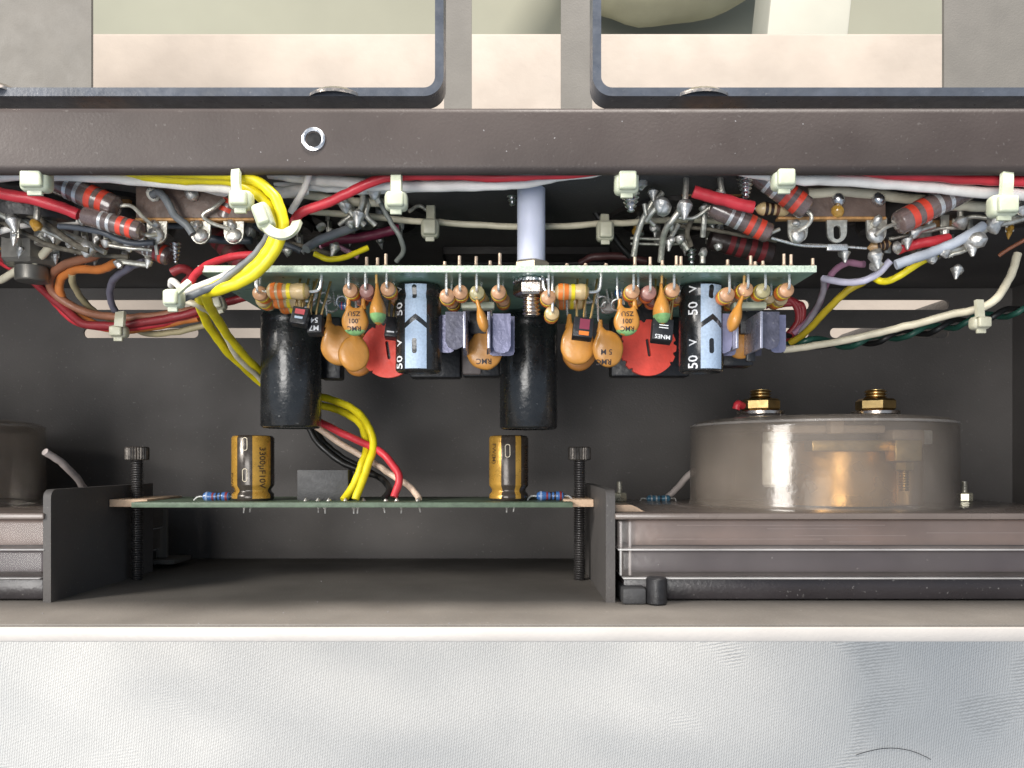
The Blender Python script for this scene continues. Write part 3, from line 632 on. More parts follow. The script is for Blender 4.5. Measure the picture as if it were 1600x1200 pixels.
# disc capacitors
def disc(px,py,rpx,D,lab=None,m=ORANGE,necks=((-.45,),(.45,)),txt=None,green=False,ry=1.08,th=1.7,lean=0.0,topy=None,name="disc_capacitor",leadup=True):
    c=P(px,py,D); r=rpx*D/F; E=sub(name,c,MB,lab)
    R=Matrix.Rotation(lean,3,'Y'); g=B(); prof=[]
    b=bmesh.new(); bmesh.ops.create_uvsphere(b,u_segments=40,v_segments=20,radius=1)
    for v in b.verts:
        z=v.co.z; x,y=v.co.x,v.co.y; rr=math.hypot(x,y); zz=math.copysign(abs(z)**.55,z)
        p=Vector((x*r,y*r*ry,zz*th))
        for (nx_,) in necks:
            if p.y>0:
                k=max(0,1-abs(p.x-nx_*r)/(r*.42)); p.y+=r*.55*k**1.6*(p.y/r)**1.0
        v.co=R@(p*(1+.05*mn.noise(p*.35+c)))+c
    g.merge(b)
    for (nx_,) in necks: 
        a=c+R@Vector((nx_*r,r*ry*.9,0)); g.lathe(a,Vector((0,1,0)),[(0,r*.26),(r*.35,r*.17),(r*.8,.55),(r*.8,0)],12)
    obj("body",g,m,E,smooth=60)
    if leadup:
        g=B()
        for (nx_,) in necks:
            a=c+R@Vector((nx_*r,r*ry+r*.5,0)); g.tube([a,a+Vector((nx_*1.2,1.5,0)),Vector((a.x+nx_*1.5,BY+.3,a.z))],.3,7,5)
        obj("lead",g,LEAD,E)
    if green:
        b=bmesh.new(); bmesh.ops.create_uvsphere(b,u_segments=40,v_segments=20,radius=1)
        bmesh.ops.bisect_plane(b,geom=b.verts[:]+b.edges[:]+b.faces[:],plane_co=(0,-.62,0),plane_no=(0,1,0),clear_outer=True)
        for v in b.verts:
            z=v.co.z; v.co=R@Vector((v.co.x*(r+.05),v.co.y*(r*ry+.05),math.copysign(abs(z)**.55,z)*(th+.05)))+c
        q=B(); q.merge(b); obj("green_tip",q,GREENP,E,smooth=60)
    if txt:
        b=B(); u=R@Vector((-1,0,0)); v=Vector((0,-1,0)); n=R@Vector((0,0,1))
        for st,sz,dx,dy in txt:
            t=text2d(st,sz)
            for q in t.verts:
                lx,ly=-(q.co.x)+dx,-(q.co.y)+dy; rr=min(.98,math.hypot(lx/r,ly/(r*ry))); zz=(math.sqrt(1-rr*rr))**.55*th
                q.co=c+R@Vector((lx,ly,zz+.14))
            b.merge(t)
        obj("printed_text",b,BLPR,E)
    return E
T001=[("Z5U",1.75,0,1.9),(".001",1.75,0,0),("RMC",1.75,0,-1.95)]
disc(529,540,27,222,None,ORANGE,((-.55,),),ry=1.15)
disc(553,553,24,214,None,ORANGE,((.1,),),ry=1.15,lean=.3)
disc(560,562,24,228,None,ORANGE2,((.3,),))
disc(555,503,20.5,207,"orange disc capacitor with a green tip and upside-down lettering, left group",ORANGE,((-.5,),(.62,)),T001,True,1.05)
disc(757,549,28,222,"orange disc capacitor under the left lavender heat sink",ORANGE,((-.3,),(.3,)),[("RMC",2.1,-.1,-2.9),("M",2.1,1.4,-.3)],False,1.05)
disc(903,540,27,216,None,ORANGE,((-.5,),),ry=1.12)
disc(905,552,26,230,None,ORANGE2,((.3,),))
disc(950,545,24,213,"plain orange disc capacitor between the red wheel and its neighbour",ORANGE,((-.5,),),[("RMC",2.0,-1.3,-3.6),("5 M",2.0,-.6,-1.0)],False,1.2)
disc(979,503,20.5,206,"orange disc capacitor with a green tip and upside-down lettering, right group",ORANGE,((-.5,),(.62,)),T001,True,1.05)
disc(1158,535,24,224,None,ORANGE,((-.3,),(.3,)),None,False,1.1)
def tear(px,py0,py1,wpx,D,tilt=0,green=False,lab=None,m=ORANGE):
    """disc capacitor seen edge on: teardrop"""
    a=P(px,py0,D); L=(py1-py0)*D/F; w_=wpx/2*D/F; d=Vector((math.sin(tilt),-math.cos(tilt),0))
    E=sub("disc_capacitor",a,MB,lab); g=B()
    pr=[(0,.35),(L*.15,.5),(L*.32,w_*.42),(L*.45,w_*.72),(L*.6,w_*.96),(L*.72,w_),(L*.85,w_*.86),(L*.94,w_*.55),(L*.99,w_*.2),(L,0)]
    g.lathe(a,d,pr,24)
    for v in g.bm.verts: v.co.z=a.z+(v.co.z-a.z)*1.7-1
    obj("body",g,m,E,smooth=60)
    if green:
        g=B(); g.lathe(a,d,[(L*.76,w_*.98+.04),(L*.85,w_*.86+.05),(L*.94,w_*.55+.05),(L+.05,0)],24)
        for v in g.bm.verts: v.co.z=a.z+(v.co.z-a.z)*1.7-1+.03
        obj("green_tip",g,GREENP,E)
    g=B(); g.tube([a+d*.5,Vector((a.x,BY+.3,a.z))],.33,7); obj("lead",g,mat("orange_coated_lead",(.6,.36,.12),.4),E)
tear(588,440,507,25,203,.03,True,"orange disc capacitor seen edge on in front of the red wheel")
tear(1034,440,508,27,204,.02,True,"orange disc capacitor seen edge on with a large green tip")
tear(744,463,520,17,204,.25,False)
tear(1163,457,521,20,204,-.32,False,"thin orange disc capacitor leaning to the left near the right end")
tear(1054,455,520,12,214,-.2,False,None,ORANGE2)
# red notched wheels
def wheel(px,py,rpx,D,lab):
    c=P(px,py,D); r=rpx*D/F; o=[]; n=96
    for k in range(n):
        t=2*math.pi*k/n; deg=math.degrees(t)%360
        notch = (k%6 in (2,3)) and (150<deg<235 or deg<20 or deg>325 or 60<deg<120)
        o.append(((r-(.75 if notch else 0))*math.cos(t),(r-(.75 if notch else 0))*math.sin(t)))
    sl=rrect(-.45,-2.6,.45,2.6,.4,3); ca,sa=math.cos(.15),math.sin(.15); sl=[(x*ca-y*sa,x*sa+y*ca) for x,y in sl]
    E=sub("red_notched_wheel",c,MB,lab)
    g=B(); g.plate(o,[sl],lambda u,v: c+Vector((u,v,0)),Vector((0,0,-1)),1.6); obj("wheel",g,REDPL,E,smooth=30)
    g=B(); g.cyl(c+Vector((0,0,-1.7)),c+Vector((0,0,-6)),r*.8,32); g.box(c+Vector((-3,2,-6)),Vector((c.x+3,BY,c.z-2.5))); obj("potentiometer_body",g,BLKPL,E)
wheel(606,547,43,224,"red notched adjusting wheel behind the left striped capacitor"); wheel(1013,543,44,230,"red notched adjusting wheel with a slot, right group")
# transistors
def transistor(px0,py0,px1,py1,D,rot,face=None,txt=None,lab=None,leads=True):
    c=P((px0+px1)/2,(py0+py1)/2,D); w_=(px1-px0)*D/F; h=(py1-py0)*D/F; R=Matrix.Rotation(rot,3,'Z')@Matrix.Rotation(-.25,3,'X')
    E=sub("transistor",c,MB,lab); g=B(); g.box(c-Vector((w_/2,h/2,1.6)),c+Vector((w_/2,h/2,1.6)),.25,R); obj("body",g,BLKPL,E,smooth=25)
    if face:
        b=B()
        for fm,(x0,y0,x1,y1) in face:
            b=B(); vs=[c+R@Vector((x*w_,y*h,1.66)) for x,y in ((x0,y0),(x1,y0),(x1,y1),(x0,y1))]; b.bm.faces.new([b.bm.verts.new(v) for v in vs]); obj("paint_mark",b,fm,E)
    if txt:
        b=B()
        for st,sz,dx,dy in txt: text_flat(b,st,sz,c+R@Vector((dx,dy,1.66)),R@Vector((-1,0,0)),R@Vector((0,-1,0)),R@Vector((0,0,1)),.03)
        obj("printed_text",b,WHPR,E)
    if leads:
        g=B()
        for k in (-.32,0,.32):
            a=c+R@Vector((k*w_,h*.48,0)); g.tube([a,a+Vector((.2+k,2.2,0)),Vector((a.x+1.2+k*3,BY+.2,a.z-2))],.32,6,5)
        obj("lead",g,BRASS,E)
RM=mat("faded_red_mark",(.45,.07,.08),.5); 
transistor(457,482,482,510,205,-.16,[(RM,(-.3,.05,.3,.35)),(mat("pale_blue_mark",(.45,.55,.65),.5),(-.25,-.22,.25,-.08))],None,"black transistor with a red and blue mark on the left tall capacitor")
transistor(482,494,505,524,208,.03,None,[("M7",2.0,0,-1.3),("54",2.0,0,.9)],"black transistor lettered upside down beside the left tall capacitor")
transistor(603,497,622,530,216,-.1,[(WHPR,(-.3,-.32,.3,-.24))])
transistor(895,498,926,531,205,-.12,[(mat("maroon_mark",(.22,.03,.06),.5),(-.2,-.12,.3,.4)),(BANDO,(-.2,-.42,.3,-.22))],None,"black transistor with a maroon and orange mark in front of an orange disc")
transistor(1018,500,1050,536,205,-.12,[(WHPR,(-.2,.16,.25,.2)),(WHPR,(-.2,.04,.25,.08))],[("MNES",1.6,0,-2.1)],"black transistor lettered MNES in front of the right red wheel")
transistor(1022,482,1048,502,214,-.2,None,None,None)
# heat sinks
def heatsink(x,mir,lab):
    E=sub("heat_sink",P(x,520,212),MB,lab); k=-1 if mir else 1
    def pl(x0,x1,y0,y1,D,m,r=1.2,th=.5,nm="fin"):
        a=P(x+k*x0,y1,D); b_=P(x+k*x1,y0,D); lo,hi=min(a.x,b_.x),max(a.x,b_.x)
        g=B(); o=[(hi,b_.y),(lo,b_.y)]+[(lo+r-r*math.cos(t),a.y+r-r*math.sin(t)) for t in (0,.8,1.57)]+[(hi-r+r*math.sin(t),a.y+r-r*math.cos(t)) for t in (0,.8,1.57)]
        g.plate(o,[],lambda u,v: V(u,v,D),Vector((0,0,-1)),th); obj(nm,g,m,E,smooth=25)
    pl(-60,-36,492,551,216,LAV); pl(-50,-20,487,546,209,LAVD,2.2); pl(-22,18,485,520,224,LAVD,.3); pl(-22,-2,518,556,224,LAVD,.5); pl(24,52,490,552,212,LAV,2.0); pl(18,58,494,556,218,LAV,1.2)
    for xx,D0,D1 in ((-20,209,226),(18,210,226)):
        a=P(x+k*xx,545,D0); g=B(); g.box(Vector((a.x-.35,a.y,H-D1)),Vector((a.x+.35,a.y+9.6,H-D0+1.2)),.1); obj("side_flange",g,mat("pale_edge_metal",(.42,.42,.50),.3,.6),E)
    a=P(x-25,484,214); b_=P(x+27,473,214); g=B(); g.box(Vector((a.x,a.y,a.z-2)),Vector((b_.x,b_.y,b_.z+2)),.5); obj("nylon_clip",g,NYL,E)
    g=B(); g.box(P(x-12,522,221)-Vector((0,0,1)),P(x+14,487,221)+Vector((0,0,.5)),.3); g.box(P(x-2,565,221)-Vector((0,0,1)),P(x+12,520,221)+Vector((0,0,.3)),.3); obj("power_transistor",g,BLKPL,E)
heatsink(746,False,"lavender grey folded metal heat sink left of the board's middle"); heatsink(1168,True,"lavender grey folded metal heat sink at the right end of the board")
# black blocks behind
for x0,y0,x1,y1,D in ((498,495,532,592,262),(640,495,720,590,262),(722,500,782,588,258),(955,500,1078,588,262),(1130,545,1178,572,240)):
    a=P(x0,y1,D); b_=P(x1,y0,D); g=B(); g.box(Vector((a.x,a.y,a.z-7)),Vector((b_.x,min(b_.y+2,BY),b_.z)),.8); obj("film_capacitor",g,BLKPL,MB)
g=B(); g.box(P(752,585,236)-Vector((0,0,2)),P(722,500,236),.8); obj("film_capacitor",g,mat("brown_grey_plastic",(.16,.13,.12),.5),MB)
# little coils and blue parts deeper in the shade
for i,(px,py) in enumerate(((505,466),(515,478),(522,463),(533,472),(548,474),(930,462),(942,472),(950,480),(958,466),(966,476))):
    a=P(px,py,220+i%3*4); g=B(); pts=[]
    for k in range(9):
        t=k*.8; pts.append(a+Vector((1.6*math.cos(t),1.6*math.sin(t)+.1*k,-.5*k)))
    g.tube([Vector((a.x+1,BY,a.z))]+pts,.3,6,3); obj("jumper_wire",g,LEAD,MB)
for px,py in ((567,462),(538,478),(968,458)):
    p0=P(px-8,py,222); p1=P(px+9,py,222); axial(p0,p1,1.2,BLUER,[(.3,.4,BANDR),(.6,.4,BANDS)],MB)
g=B(); g.box(P(940,486,226)-Vector((0,0,5)),P(962,476,226)+Vector((0,2,0)),.8); obj("trimmer",g,ALU,MB)
# ---- post, nut, screw
PX=(830-800)*208/F
Q=thing("nylon_post",V(PX,50,208),"white nylon post standing on the circuit board and reaching up under the rail","spacer post")
g=B(); g.cyl(V(PX,51.5,208),V(PX,76,208),3.65,36,.3); obj("rod",g,ROD,Q)
g=B(); g.hexn(V(PX,49,208),V(PX,51.6,208),4.9,.4); obj("base_nut",g,mat("aged_pale_brass",(.42,.37,.28),.4,.7),Q,smooth=25)
Q=thing("hex_nut_and_screw",V(PX,38,208),"warm steel hex nut on a threaded screw below the circuit board, under the white post","hex nut")
ax=Vector((0,-1,0)); p=V(PX,47.1,208)
g=B(); g.hexn(p+ax*1.0,p+ax*4.4,4.7,.32); obj("nut",g,STEELNUT,Q,smooth=25)
g=B()
for k in range(14):
    t=2*math.pi*k/14; d=Vector((math.cos(t),0,math.sin(t))); g.box(p+ax*.5+d*4.3-Vector((.5,.45,.5)),p+ax*.5+d*4.3+Vector((.5,.45,.5)),.1,Matrix.Rotation(-t,3,'Y')@Matrix.Rotation(.4,3,'X'))
g.lathe(p+ax*.1,ax,[(0,0),(0,4),(.8,4),(.8,0)],28); obj("star_washer",g,CHROME,Q,smooth=25)
g=B(); g.thread(p+ax*4.4,p+ax*9.4,2.35,.95,24); obj("screw_thread",g,STEELNUT,Q)

# ================================================================== WIRES
def wire(pts,rpx,m,label,name="wire",group=None,cat="wire",sub_=7):
    q=[P(*a) for a in pts]; Dm=sum(a[2] for a in pts)/len(pts)
    g=B()
    if len(q)>2: q=[p+Vector((mn.noise(p*.13+Vector((rpx,0,0))),mn.noise(p*.13+Vector((9,rpx,0))),mn.noise(p*.13+Vector((0,5,rpx)))))*.45+Vector((mn.noise(p*.5),mn.noise(p*.5+Vector((3,3,3))),0))*.15 for p in spline(q,sub_)]; sub_=1
    g.tube(q,rpx*Dm/F,12,sub_,wob=.025)
    o=obj(name,g,m,smooth=70); tag(o,label,cat,group); return o
# top bundle under the rail
wire([(-20,274,196),(120,274,196),(230,282,195),(330,291,194),(380,298,194),(430,300,198),(480,296,202)],9,WHI,"thick white wire along the rail's lower left edge, behind the yellow pair")
wire([(-20,281,203),(60,284,203),(150,276,203),(260,280,204),(340,300,204),(370,306,205)],6,WHI,"thinner white wire just below the rail at the far left")
wire([(420,270,198),(480,279,198),(600,290,197),(700,290,196),(800,286,195),(880,274,194),(960,262,192)],9,WHI,"thick white wire sagging under the middle of the rail")
wire([(430,283,204),(500,292,204),(580,297,204),(680,289,203)],7,WHI,"white wire second from the rail, right of the yellow bend")
wire([(430,300,208),(470,302,208),(524,312,208),(600,316,209)],7,CRM,"cream wire below the two whites, right of the yellow bend")
wire([(1100,254,194),(1160,266,193),(1240,278,193),(1400,287,193),(1520,298,193),(1620,305,193)],9,WHI,"thick white wire under the rail on the right, below the red one")
wire([(1262,302,204),(1330,300,204),(1420,310,204),(1500,321,204),(1560,325,203)],8,CRM,"cream wire crossing over the right terminal strip")
wire([(1310,262,191),(1420,274,190),(1520,280,190),(1620,284,190)],8,RED,"red wire just under the right end of the rail")
wire([(456,352,196),(470,334,195),(500,320,194),(545,300,193),(590,281,192),(640,275,191),(720,276,191),(820,274,190),(960,266,189)],7.5,RED,"red wire rising from the yellow bundle to run under the middle of the rail")
wire([(455,330,200),(468,308,197),(480,285,195),(484,262,193)],5.5,WHI,"short pale wire rising to the rail beside the red one")
wire([(470,330,214),(560,336,216),(660,346,218),(760,351,218),(870,354,218),(960,348,218),(1060,344,218),(1130,346,218)],5,CRM,"thin cream wire stretched level above the board behind the white post")
wire([(1590,398,215),(1575,440,214),(1545,475,214),(1480,493,220),(1400,513,228),(1310,534,236),(1225,546,244)],6,CRM,"cream wire looping down at the far right and back to the board")
wire([(0,438,240),(30,420,236),(60,402,232),(110,352,225),(135,344,222)],6,CRM,"cream wire going up from the left edge behind the sockets",)
wire([(-20,366,215),(40,350,215),(110,345,214),(160,348,213)],5,WHI,"white wire behind the red sleeve at the far left")
# yellow pair, grey, white in the bend
Y1=[(130,255,192),(200,264,191),(260,269,189),(340,272,188),(395,280,187),(428,305,186),(444,345,186),(438,375,187),(415,412,188),(380,440,189),(345,452,191),(322,462,200),(340,500,222),(372,545,240),(410,585,258),(440,610,268),(480,618,272),(520,625,272),(556,642,270),(578,670,266),(583,700,263),(572,735,260),(555,780,257)]
Y2=[(130,262,196),(200,271,195),(260,278,193),(340,281,191),(385,291,189),(415,315,188),(431,350,187),(425,380,188),(400,412,190),(365,436,192),(335,449,194),(312,465,205),(322,500,226),(355,548,244),(400,592,262),(440,622,272),(490,632,276),(530,640,276),(560,660,272),(572,690,268),(566,725,264),(548,765,262),(536,781,260)]
wire(Y1,7.2,YEL,"outer yellow wire of the pair bending down from the rail to the lower board",sub_=8)
wire(Y2,7.2,YEL,"inner yellow wire of the pair bending down from the rail to the lower board",sub_=8)
wire([(390,290,196),(412,305,195),(424,335,192),(422,362,191),(400,392,190),(372,420,190),(340,442,191),(300,462,193),(280,466,196)],5.5,GRY,"grey wire running inside the yellow bend to the cable tie")
wire([(420,400,196),(385,418,196),(345,434,195),(312,448,195),(290,452,197),(270,440,202),(268,446,206)],5.5,WHI,"white wire beneath the grey one, ending at the left cable tie")
wire([(420,396,205),(370,400,204),(330,412,202),(306,428,200),(296,446,199),(285,462,204)],6,RED,"red wire crossing over the left corner of the board")
wire([(292,470,206),(312,478,208),(338,498,222),(365,550,240),(410,596,258)],4.5,CRM,"thin cream wire left of the yellow pair going down")
# lower wires to the lower board
wire([(497,658,270),(530,675,268),(570,692,266),(600,710,262),(620,738,260),(623,755,259),(616,776,258)],6,RED,"red wire curving down to the lower board, right of the yellow pair")
wire([(495,668,272),(540,698,270),(590,728,268),(635,757,263),(652,775,260),(655,781,259)],5,mat("insulation_pale_peach",(.66,.5,.38),.45),"pale wire running straight down to the lower board behind the red one")
wire([(484,668,276),(500,695,276),(530,720,276),(565,735,274),(597,748,268),(608,765,262),(600,779,259)],5,BLK,"black wire arching down to the lower board, front one of two")
wire([(492,668,280),(508,692,280),(535,714,280),(570,733,279),(590,745,276)],4.5,BLK,"black wire arching behind the other black one")
wire([(70,706,262),(95,722,268),(115,742,276),(132,762,284)],5.5,mat("insulation_dusty_white",(.55,.48,.45),.5),"pale wire leaving the left meter")
wire([(1042,778,300),(1058,762,298),(1085,735,292)],5,mat("insulation_dusty_white",(.55,.48,.45),.5),"pale wire running behind the right meter housing")
wire([(1149,640,262),(1152,632,262),(1160,634,264)],6,RED,"tiny red wire end beside the left brass nut",cat="wire")
# left loom
wire([(-20,388,250),(20,414,248),(70,455,246),(120,500,244),(150,508,243),(200,508,242),(250,500,241),(300,488,240),(350,470,238)],6.5,REDD,"dark red wire sweeping in from the left edge to the loom")
wire([(-10,405,252),(25,422,250),(75,462,248),(118,503,246),(160,512,246),(210,512,244),(290,497,243),(340,480,240)],5,RED,"brighter red wire hugging the dark red one at the left",)
wire([(163,385,222),(150,400,226),(115,408,232),(85,422,238),(78,445,242),(95,468,244),(130,486,245),(170,494,244),(220,496,243),(280,488,242),(330,476,240)],6.5,BRN,"brown wire looping from a socket lug to the left loom")
wire([(185,411,220),(160,420,226),(120,420,234),(96,432,240),(93,455,243),(105,478,246),(140,502,247),(185,516,246),(240,510,245),(310,496,243)],6.5,ORG,"orange wire looping inside the brown one at the left")
wire([(113,428,236),(115,445,240),(130,468,246),(150,488,250),(180,500,250),(230,520,250),(280,518,248),(330,505,246)],5,TAN,"tan striped wire behind the orange loop",)
wire([(228,408,218),(205,416,222),(182,432,230),(172,452,238),(175,475,244),(186,500,248)],5.5,mat("insulation_slate_mauve",(.17,.165,.21),.4),"slate grey wire dropping from a lug to the left loom")
wire([(330,480,246),(360,470,244),(400,462,244),(440,470,246)],6,REDD,"dark red wire passing behind the left corner of the board")
wire([(270,425,212),(285,420,212),(300,430,214),(290,445,216)],7,REDD,"dark red looped wire end above the left cable tie")
# middle wires
wire([(480,390,206),(495,378,208),(530,364,210),(560,352,213),(575,342,216)],7,GRY,"thick grey wire slanting up from the board's left half")
wire([(492,396,212),(515,405,212),(545,402,213),(575,388,215)],4.5,YEL,"small yellow wire lying across the grey one above the board")
wire([(500,385,222),(520,380,222),(560,402,222)],4,PNK,"short pink wire behind the thick grey wire")
wire([(500,380,220),(540,372,220),(580,368,220),(625,358,220)],7.5,mat("insulation_maroon",(.17,.02,.05),.5),"dark maroon sleeve above the board, left of centre",name="insulating_sleeve",cat="sleeve")
wire([(592,308,208),(600,328,208),(612,350,209),(625,372,210),(630,392,212),(618,408,214)],4,mat("insulation_dim_grey",(.2,.21,.19),.4),"thin grey wire kinked above the board behind the cable tie")
for a,lab in (([(1035,300,206),(1020,315,206),(1003,345,208),(995,370,210),(990,400,212)],"dull green-grey stranded wire curving down right of the post"),([(1062,330,204),(1050,345,205),(1040,360,207),(1035,385,210),(1033,410,212)],"second dull stranded wire curving down near the silver lug")):
    wire(a,5,DULL,lab)
wire([(905,412,240),(930,400,238),(975,402,238),(1010,410,238)],6,mat("insulation_dark_maroon_brown",(.06,.02,.02),.5),"dark maroon wire just above the board right of the post")
# right loom
wire([(1352,411,218),(1325,412,222),(1303,424,226),(1292,440,230),(1282,470,238),(1262,500,244),(1240,520,247)],5,MAU,"mauve wire curving from a lug down to the right loom")
wire([(1393,408,212),(1370,430,214),(1340,440,216),(1310,440,220),(1287,434,224)],5.5,LIL,"pale lilac wire curving level between lugs at the right")
wire([(1286,434,226),(1284,460,232),(1272,490,240),(1250,520,246)],4.5,mat("insulation_grey_lilac",(.30,.27,.31),.45),"grey lilac wire dropping to the right loom")
wire([(1465,398,208),(1430,415,210),(1400,434,212),(1380,440,214),(1365,433,216)],5.5,YEL,"bright yellow wire under the thick grey one at the right")
wire([(1350,440,226),(1320,458,228),(1290,485,234),(1262,515,242),(1235,535,247)],5.5,YELD,"ochre yellow wire descending to the right loom")
wire([(1400,414,206),(1430,404,205),(1470,388,204),(1510,368,203),(1536,352,203)],8,SLV,"thick light grey sleeve slanting up to the right lugs",name="insulating_sleeve",cat="sleeve")
for k,(dx,lab) in enumerate(((0,"dark red wire loop nearest the heat sink"),(10,"dark red wire loop, middle of three by the heat sink"),(20,"dark red wire loop, outermost of three by the heat sink"))):
    wire([(1195+dx,478,248),(1225+dx*.8,466+k*4,246),(1243+dx*.5,478,246),(1246+dx*.3,500,247),(1232+dx*.4,520,248),(1215+dx*.3,532,250)],5,REDD,lab,group="dark red wire loops by the heat sink")
A=[];C=[]
for k in range(27):
    t=k/26; x=1218+t*400; y=528+18*math.sin(t*3.1)*(1-t)-62*max(0,t-.25); D=250-8*t; ph=k*1.15
    A.append((x,y+6*math.sin(ph),D+4*math.cos(ph))); C.append((x,y-6*math.sin(ph),D-4*math.cos(ph)))
wire(A,4.5,GRN,"dark green wire of the twisted pair at the right",sub_=4); wire(C,4.5,BLK,"black wire of the twisted pair at the right",sub_=4)
# sleeves
wire([(-15,297,196),(40,310,197),(90,323,198),(124,334,199)],9,RED,"red sleeve slanting in from the left edge",name="insulating_sleeve",cat="sleeve")
wire([(1084,299,197),(1115,308,197),(1150,317,197),(1178,324,197)],9.5,RED,"short straight red sleeve left of the right terminal strip",name="insulating_sleeve",cat="sleeve")
wire([(1402,391,210),(1430,383,209),(1460,377,208),(1483,373,208)],8,RED,"short red sleeve right of the right terminal strip",name="insulating_sleeve",cat="sleeve")

# ================================================================== CABLE TIES
def tie(hx0,hy0,hx1,hy1,D,lab,strap=None,m=NYL,rot=0):
    a=P(hx0,hy1,D); b_=P(hx1,hy0,D); c=(a+b_)/2
    Q=thing("cable_tie",Vector((c.x,c.y,c.z-3)),lab,"cable tie","nylon cable ties")
    g=B(); R=Matrix.Rotation(rot,3,'Z'); hw_=(b_.x-a.x)/2; hh_=(b_.y-a.y)/2; g.box(c-Vector((hw_,hh_,2.4)),c+Vector((hw_,hh_,1.5)),min(1.3,hw_*.5),R,3); g.box(c-Vector((hw_*.72,hh_*.80,0)),c+Vector((hw_*.72,hh_*.72,2.5)),.5,R,3); g.box(c+R@Vector((0,-hh_*.9,.2))-Vector((hw_*.5,1.2,.45)),c+R@Vector((0,-hh_*.9,.2))+Vector((hw_*.5,1.0,.45)),.15,R)
    obj("tie_head",g,m,Q,smooth=40)
    if strap:
        pts,wpx=strap; q=[P(*t) for t in pts]; s=spline(q,6) if len(q)>2 else q; g=B(); w_=wpx*D/F/2
        n=len(s); rr=[]
        for i in range(n):
            t=(s[min(i+1,n-1)]-s[max(i-1,0)]).normalized(); up=Vector((0,0,1)); sd=t.cross(up).normalized() if abs(t.dot(up))<.95 else Vector((1,0,0)); nn=sd.cross(t)
            rr.append([g.bm.verts.new(s[i]+sd*w_*x+nn*.45*y) for x,y in ((-1,-1),(-.8,1),(.8,1),(1,-1))])
        for A_,C_ in zip(rr,rr[1:]):
            for k in range(4): g.bm.faces.new((A_[k],A_[(k+1)%4],C_[(k+1)%4],C_[k]))
        g.bm.faces.new(rr[0][::-1]); g.bm.faces.new(rr[-1]); bmesh.ops.recalc_face_normals(g.bm,faces=g.bm.faces)
        obj("tie_strap",g,m,Q,smooth=50)
tie(33,262,79,300,187,"large pale cable tie head hanging below the rail at the far left")
tie(358,298,395,327,184,"cable tie whose strap crosses the yellow and white wires below the rail",([(370,258,186),(368,275,183.5),(369,295,183),(374,312,183)],16))
tie(398,318,424,358,183,"cable tie ring wrapped around the yellow bend",([(412,350,183),(425,362,181),(443,366,181),(458,358,183),(464,347,188)],17),rot=.35)
tie(601,299,637,329,187,"cable tie with its head hanging below the red and white wires, left of the post",([(619,262,187),(619,285,185.5),(619,303,185.5)],19))
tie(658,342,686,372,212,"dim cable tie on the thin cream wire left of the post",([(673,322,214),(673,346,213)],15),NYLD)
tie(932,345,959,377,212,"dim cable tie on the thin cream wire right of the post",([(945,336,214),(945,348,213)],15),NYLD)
tie(960,264,998,304,187,"pale cable tie head under the rail right of the post")
tie(1206,264,1243,297,186,"pale cable tie head over the left end of the right terminal strip")
tie(1546,305,1589,339,185,"cable tie with head and strap on the red and white wires at the far right",([(1574,262,186),(1574,285,184),(1572,308,184)],21))
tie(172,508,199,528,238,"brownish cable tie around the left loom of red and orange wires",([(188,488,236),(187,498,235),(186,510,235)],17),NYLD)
tie(256,452,286,481,190,"square cable tie head left of the board where yellow, grey and white wires meet",([(276,458,189),(286,448,188),(296,440,189)],10))
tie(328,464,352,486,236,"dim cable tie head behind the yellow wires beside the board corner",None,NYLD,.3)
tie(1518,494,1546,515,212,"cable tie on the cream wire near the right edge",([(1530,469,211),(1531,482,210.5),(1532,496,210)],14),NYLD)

# ================================================================== BIG RESISTORS
def bigres(a,b_,rpx,lab,order='wwrr',m=RBR,D=200,D2=None,leads=None):
    p0=P(a[0],a[1],D); p1=P(b_[0],b_[1],D2 or D); r=rpx*D/F; Q=thing("carbon_resistor",(p0+p1)/2-Vector((0,0,r)),lab,"resistor","large banded resistors above the board")
    ax_=p1-p0; L=ax_.length
    g=B(); g.lathe(p0,ax_,[(0,0),(0,r*.72),(.4,r*.94),(.9,r),(L-.9,r),(L-.4,r*.94),(L,r*.72),(L,0)],32); obj("body",g,m,Q)
    f=[.34,.48,.66,.82]
    for k,ch in zip(f,order):
        g=B(); t=k*L; wd=.052*L if ch in 'wW' else .085*L
        g.lathe(p0,ax_,[(t-wd/2,r),(t-wd/2,r+.06),(t+wd/2,r+.06),(t+wd/2,r)],32); obj("band",g,{'w':BANDS,'r':BANDR,'d':BANDRD}[ch],Q)
    if leads:
        g=B()
        for q in leads: g.tube([P(*t) for t in q],.5,8,6)
        obj("lead",g,DULL,Q)
bigres((75,278),(183,326),19,"banded brown resistor slanting beside the far left cable tie",D=199,leads=[[(178,322,200),(205,322,200),(222,338,200),(238,352,201)]])
bigres((130,336),(222,362),14.5,"glossy brown resistor just left of the left terminal strip, below its larger neighbour",D=197,leads=[[(218,362,199),(232,368,199),(245,366,200)]])
bigres((382,268),(350,345),15,"brown resistor with red bands partly under the yellow wires' cable tie",'wwrr',D=206,leads=[[(350,312,203),(335,324,202),(317,336,202),(330,348,203),(360,358,204)]])
bigres((1172,262),(1262,328),18,"banded brown resistor slanting down to the right terminal strip",D=198,leads=[[(1256,325,199),(1268,338,198),(1262,352,199),(1247,362,200)]])
bigres((1110,322),(1204,366),15.5,"dark banded resistor below the short red sleeve",D=204,leads=[[(1204,364,205),(1218,358,205)],[(1110,322,205),(1085,340,206),(1060,340,206)]])
bigres((1516,292),(1402,350),19,"banded brown resistor slanting up to the right, beside the far right cable tie",D=199,leads=[[(1406,348,200),(1385,355,199),(1368,368,199)]])
bigres((1108,372),(1208,398),17,"dim dark resistor just above the board, right of the silver lugs",'dddd',RBRD,D=224)
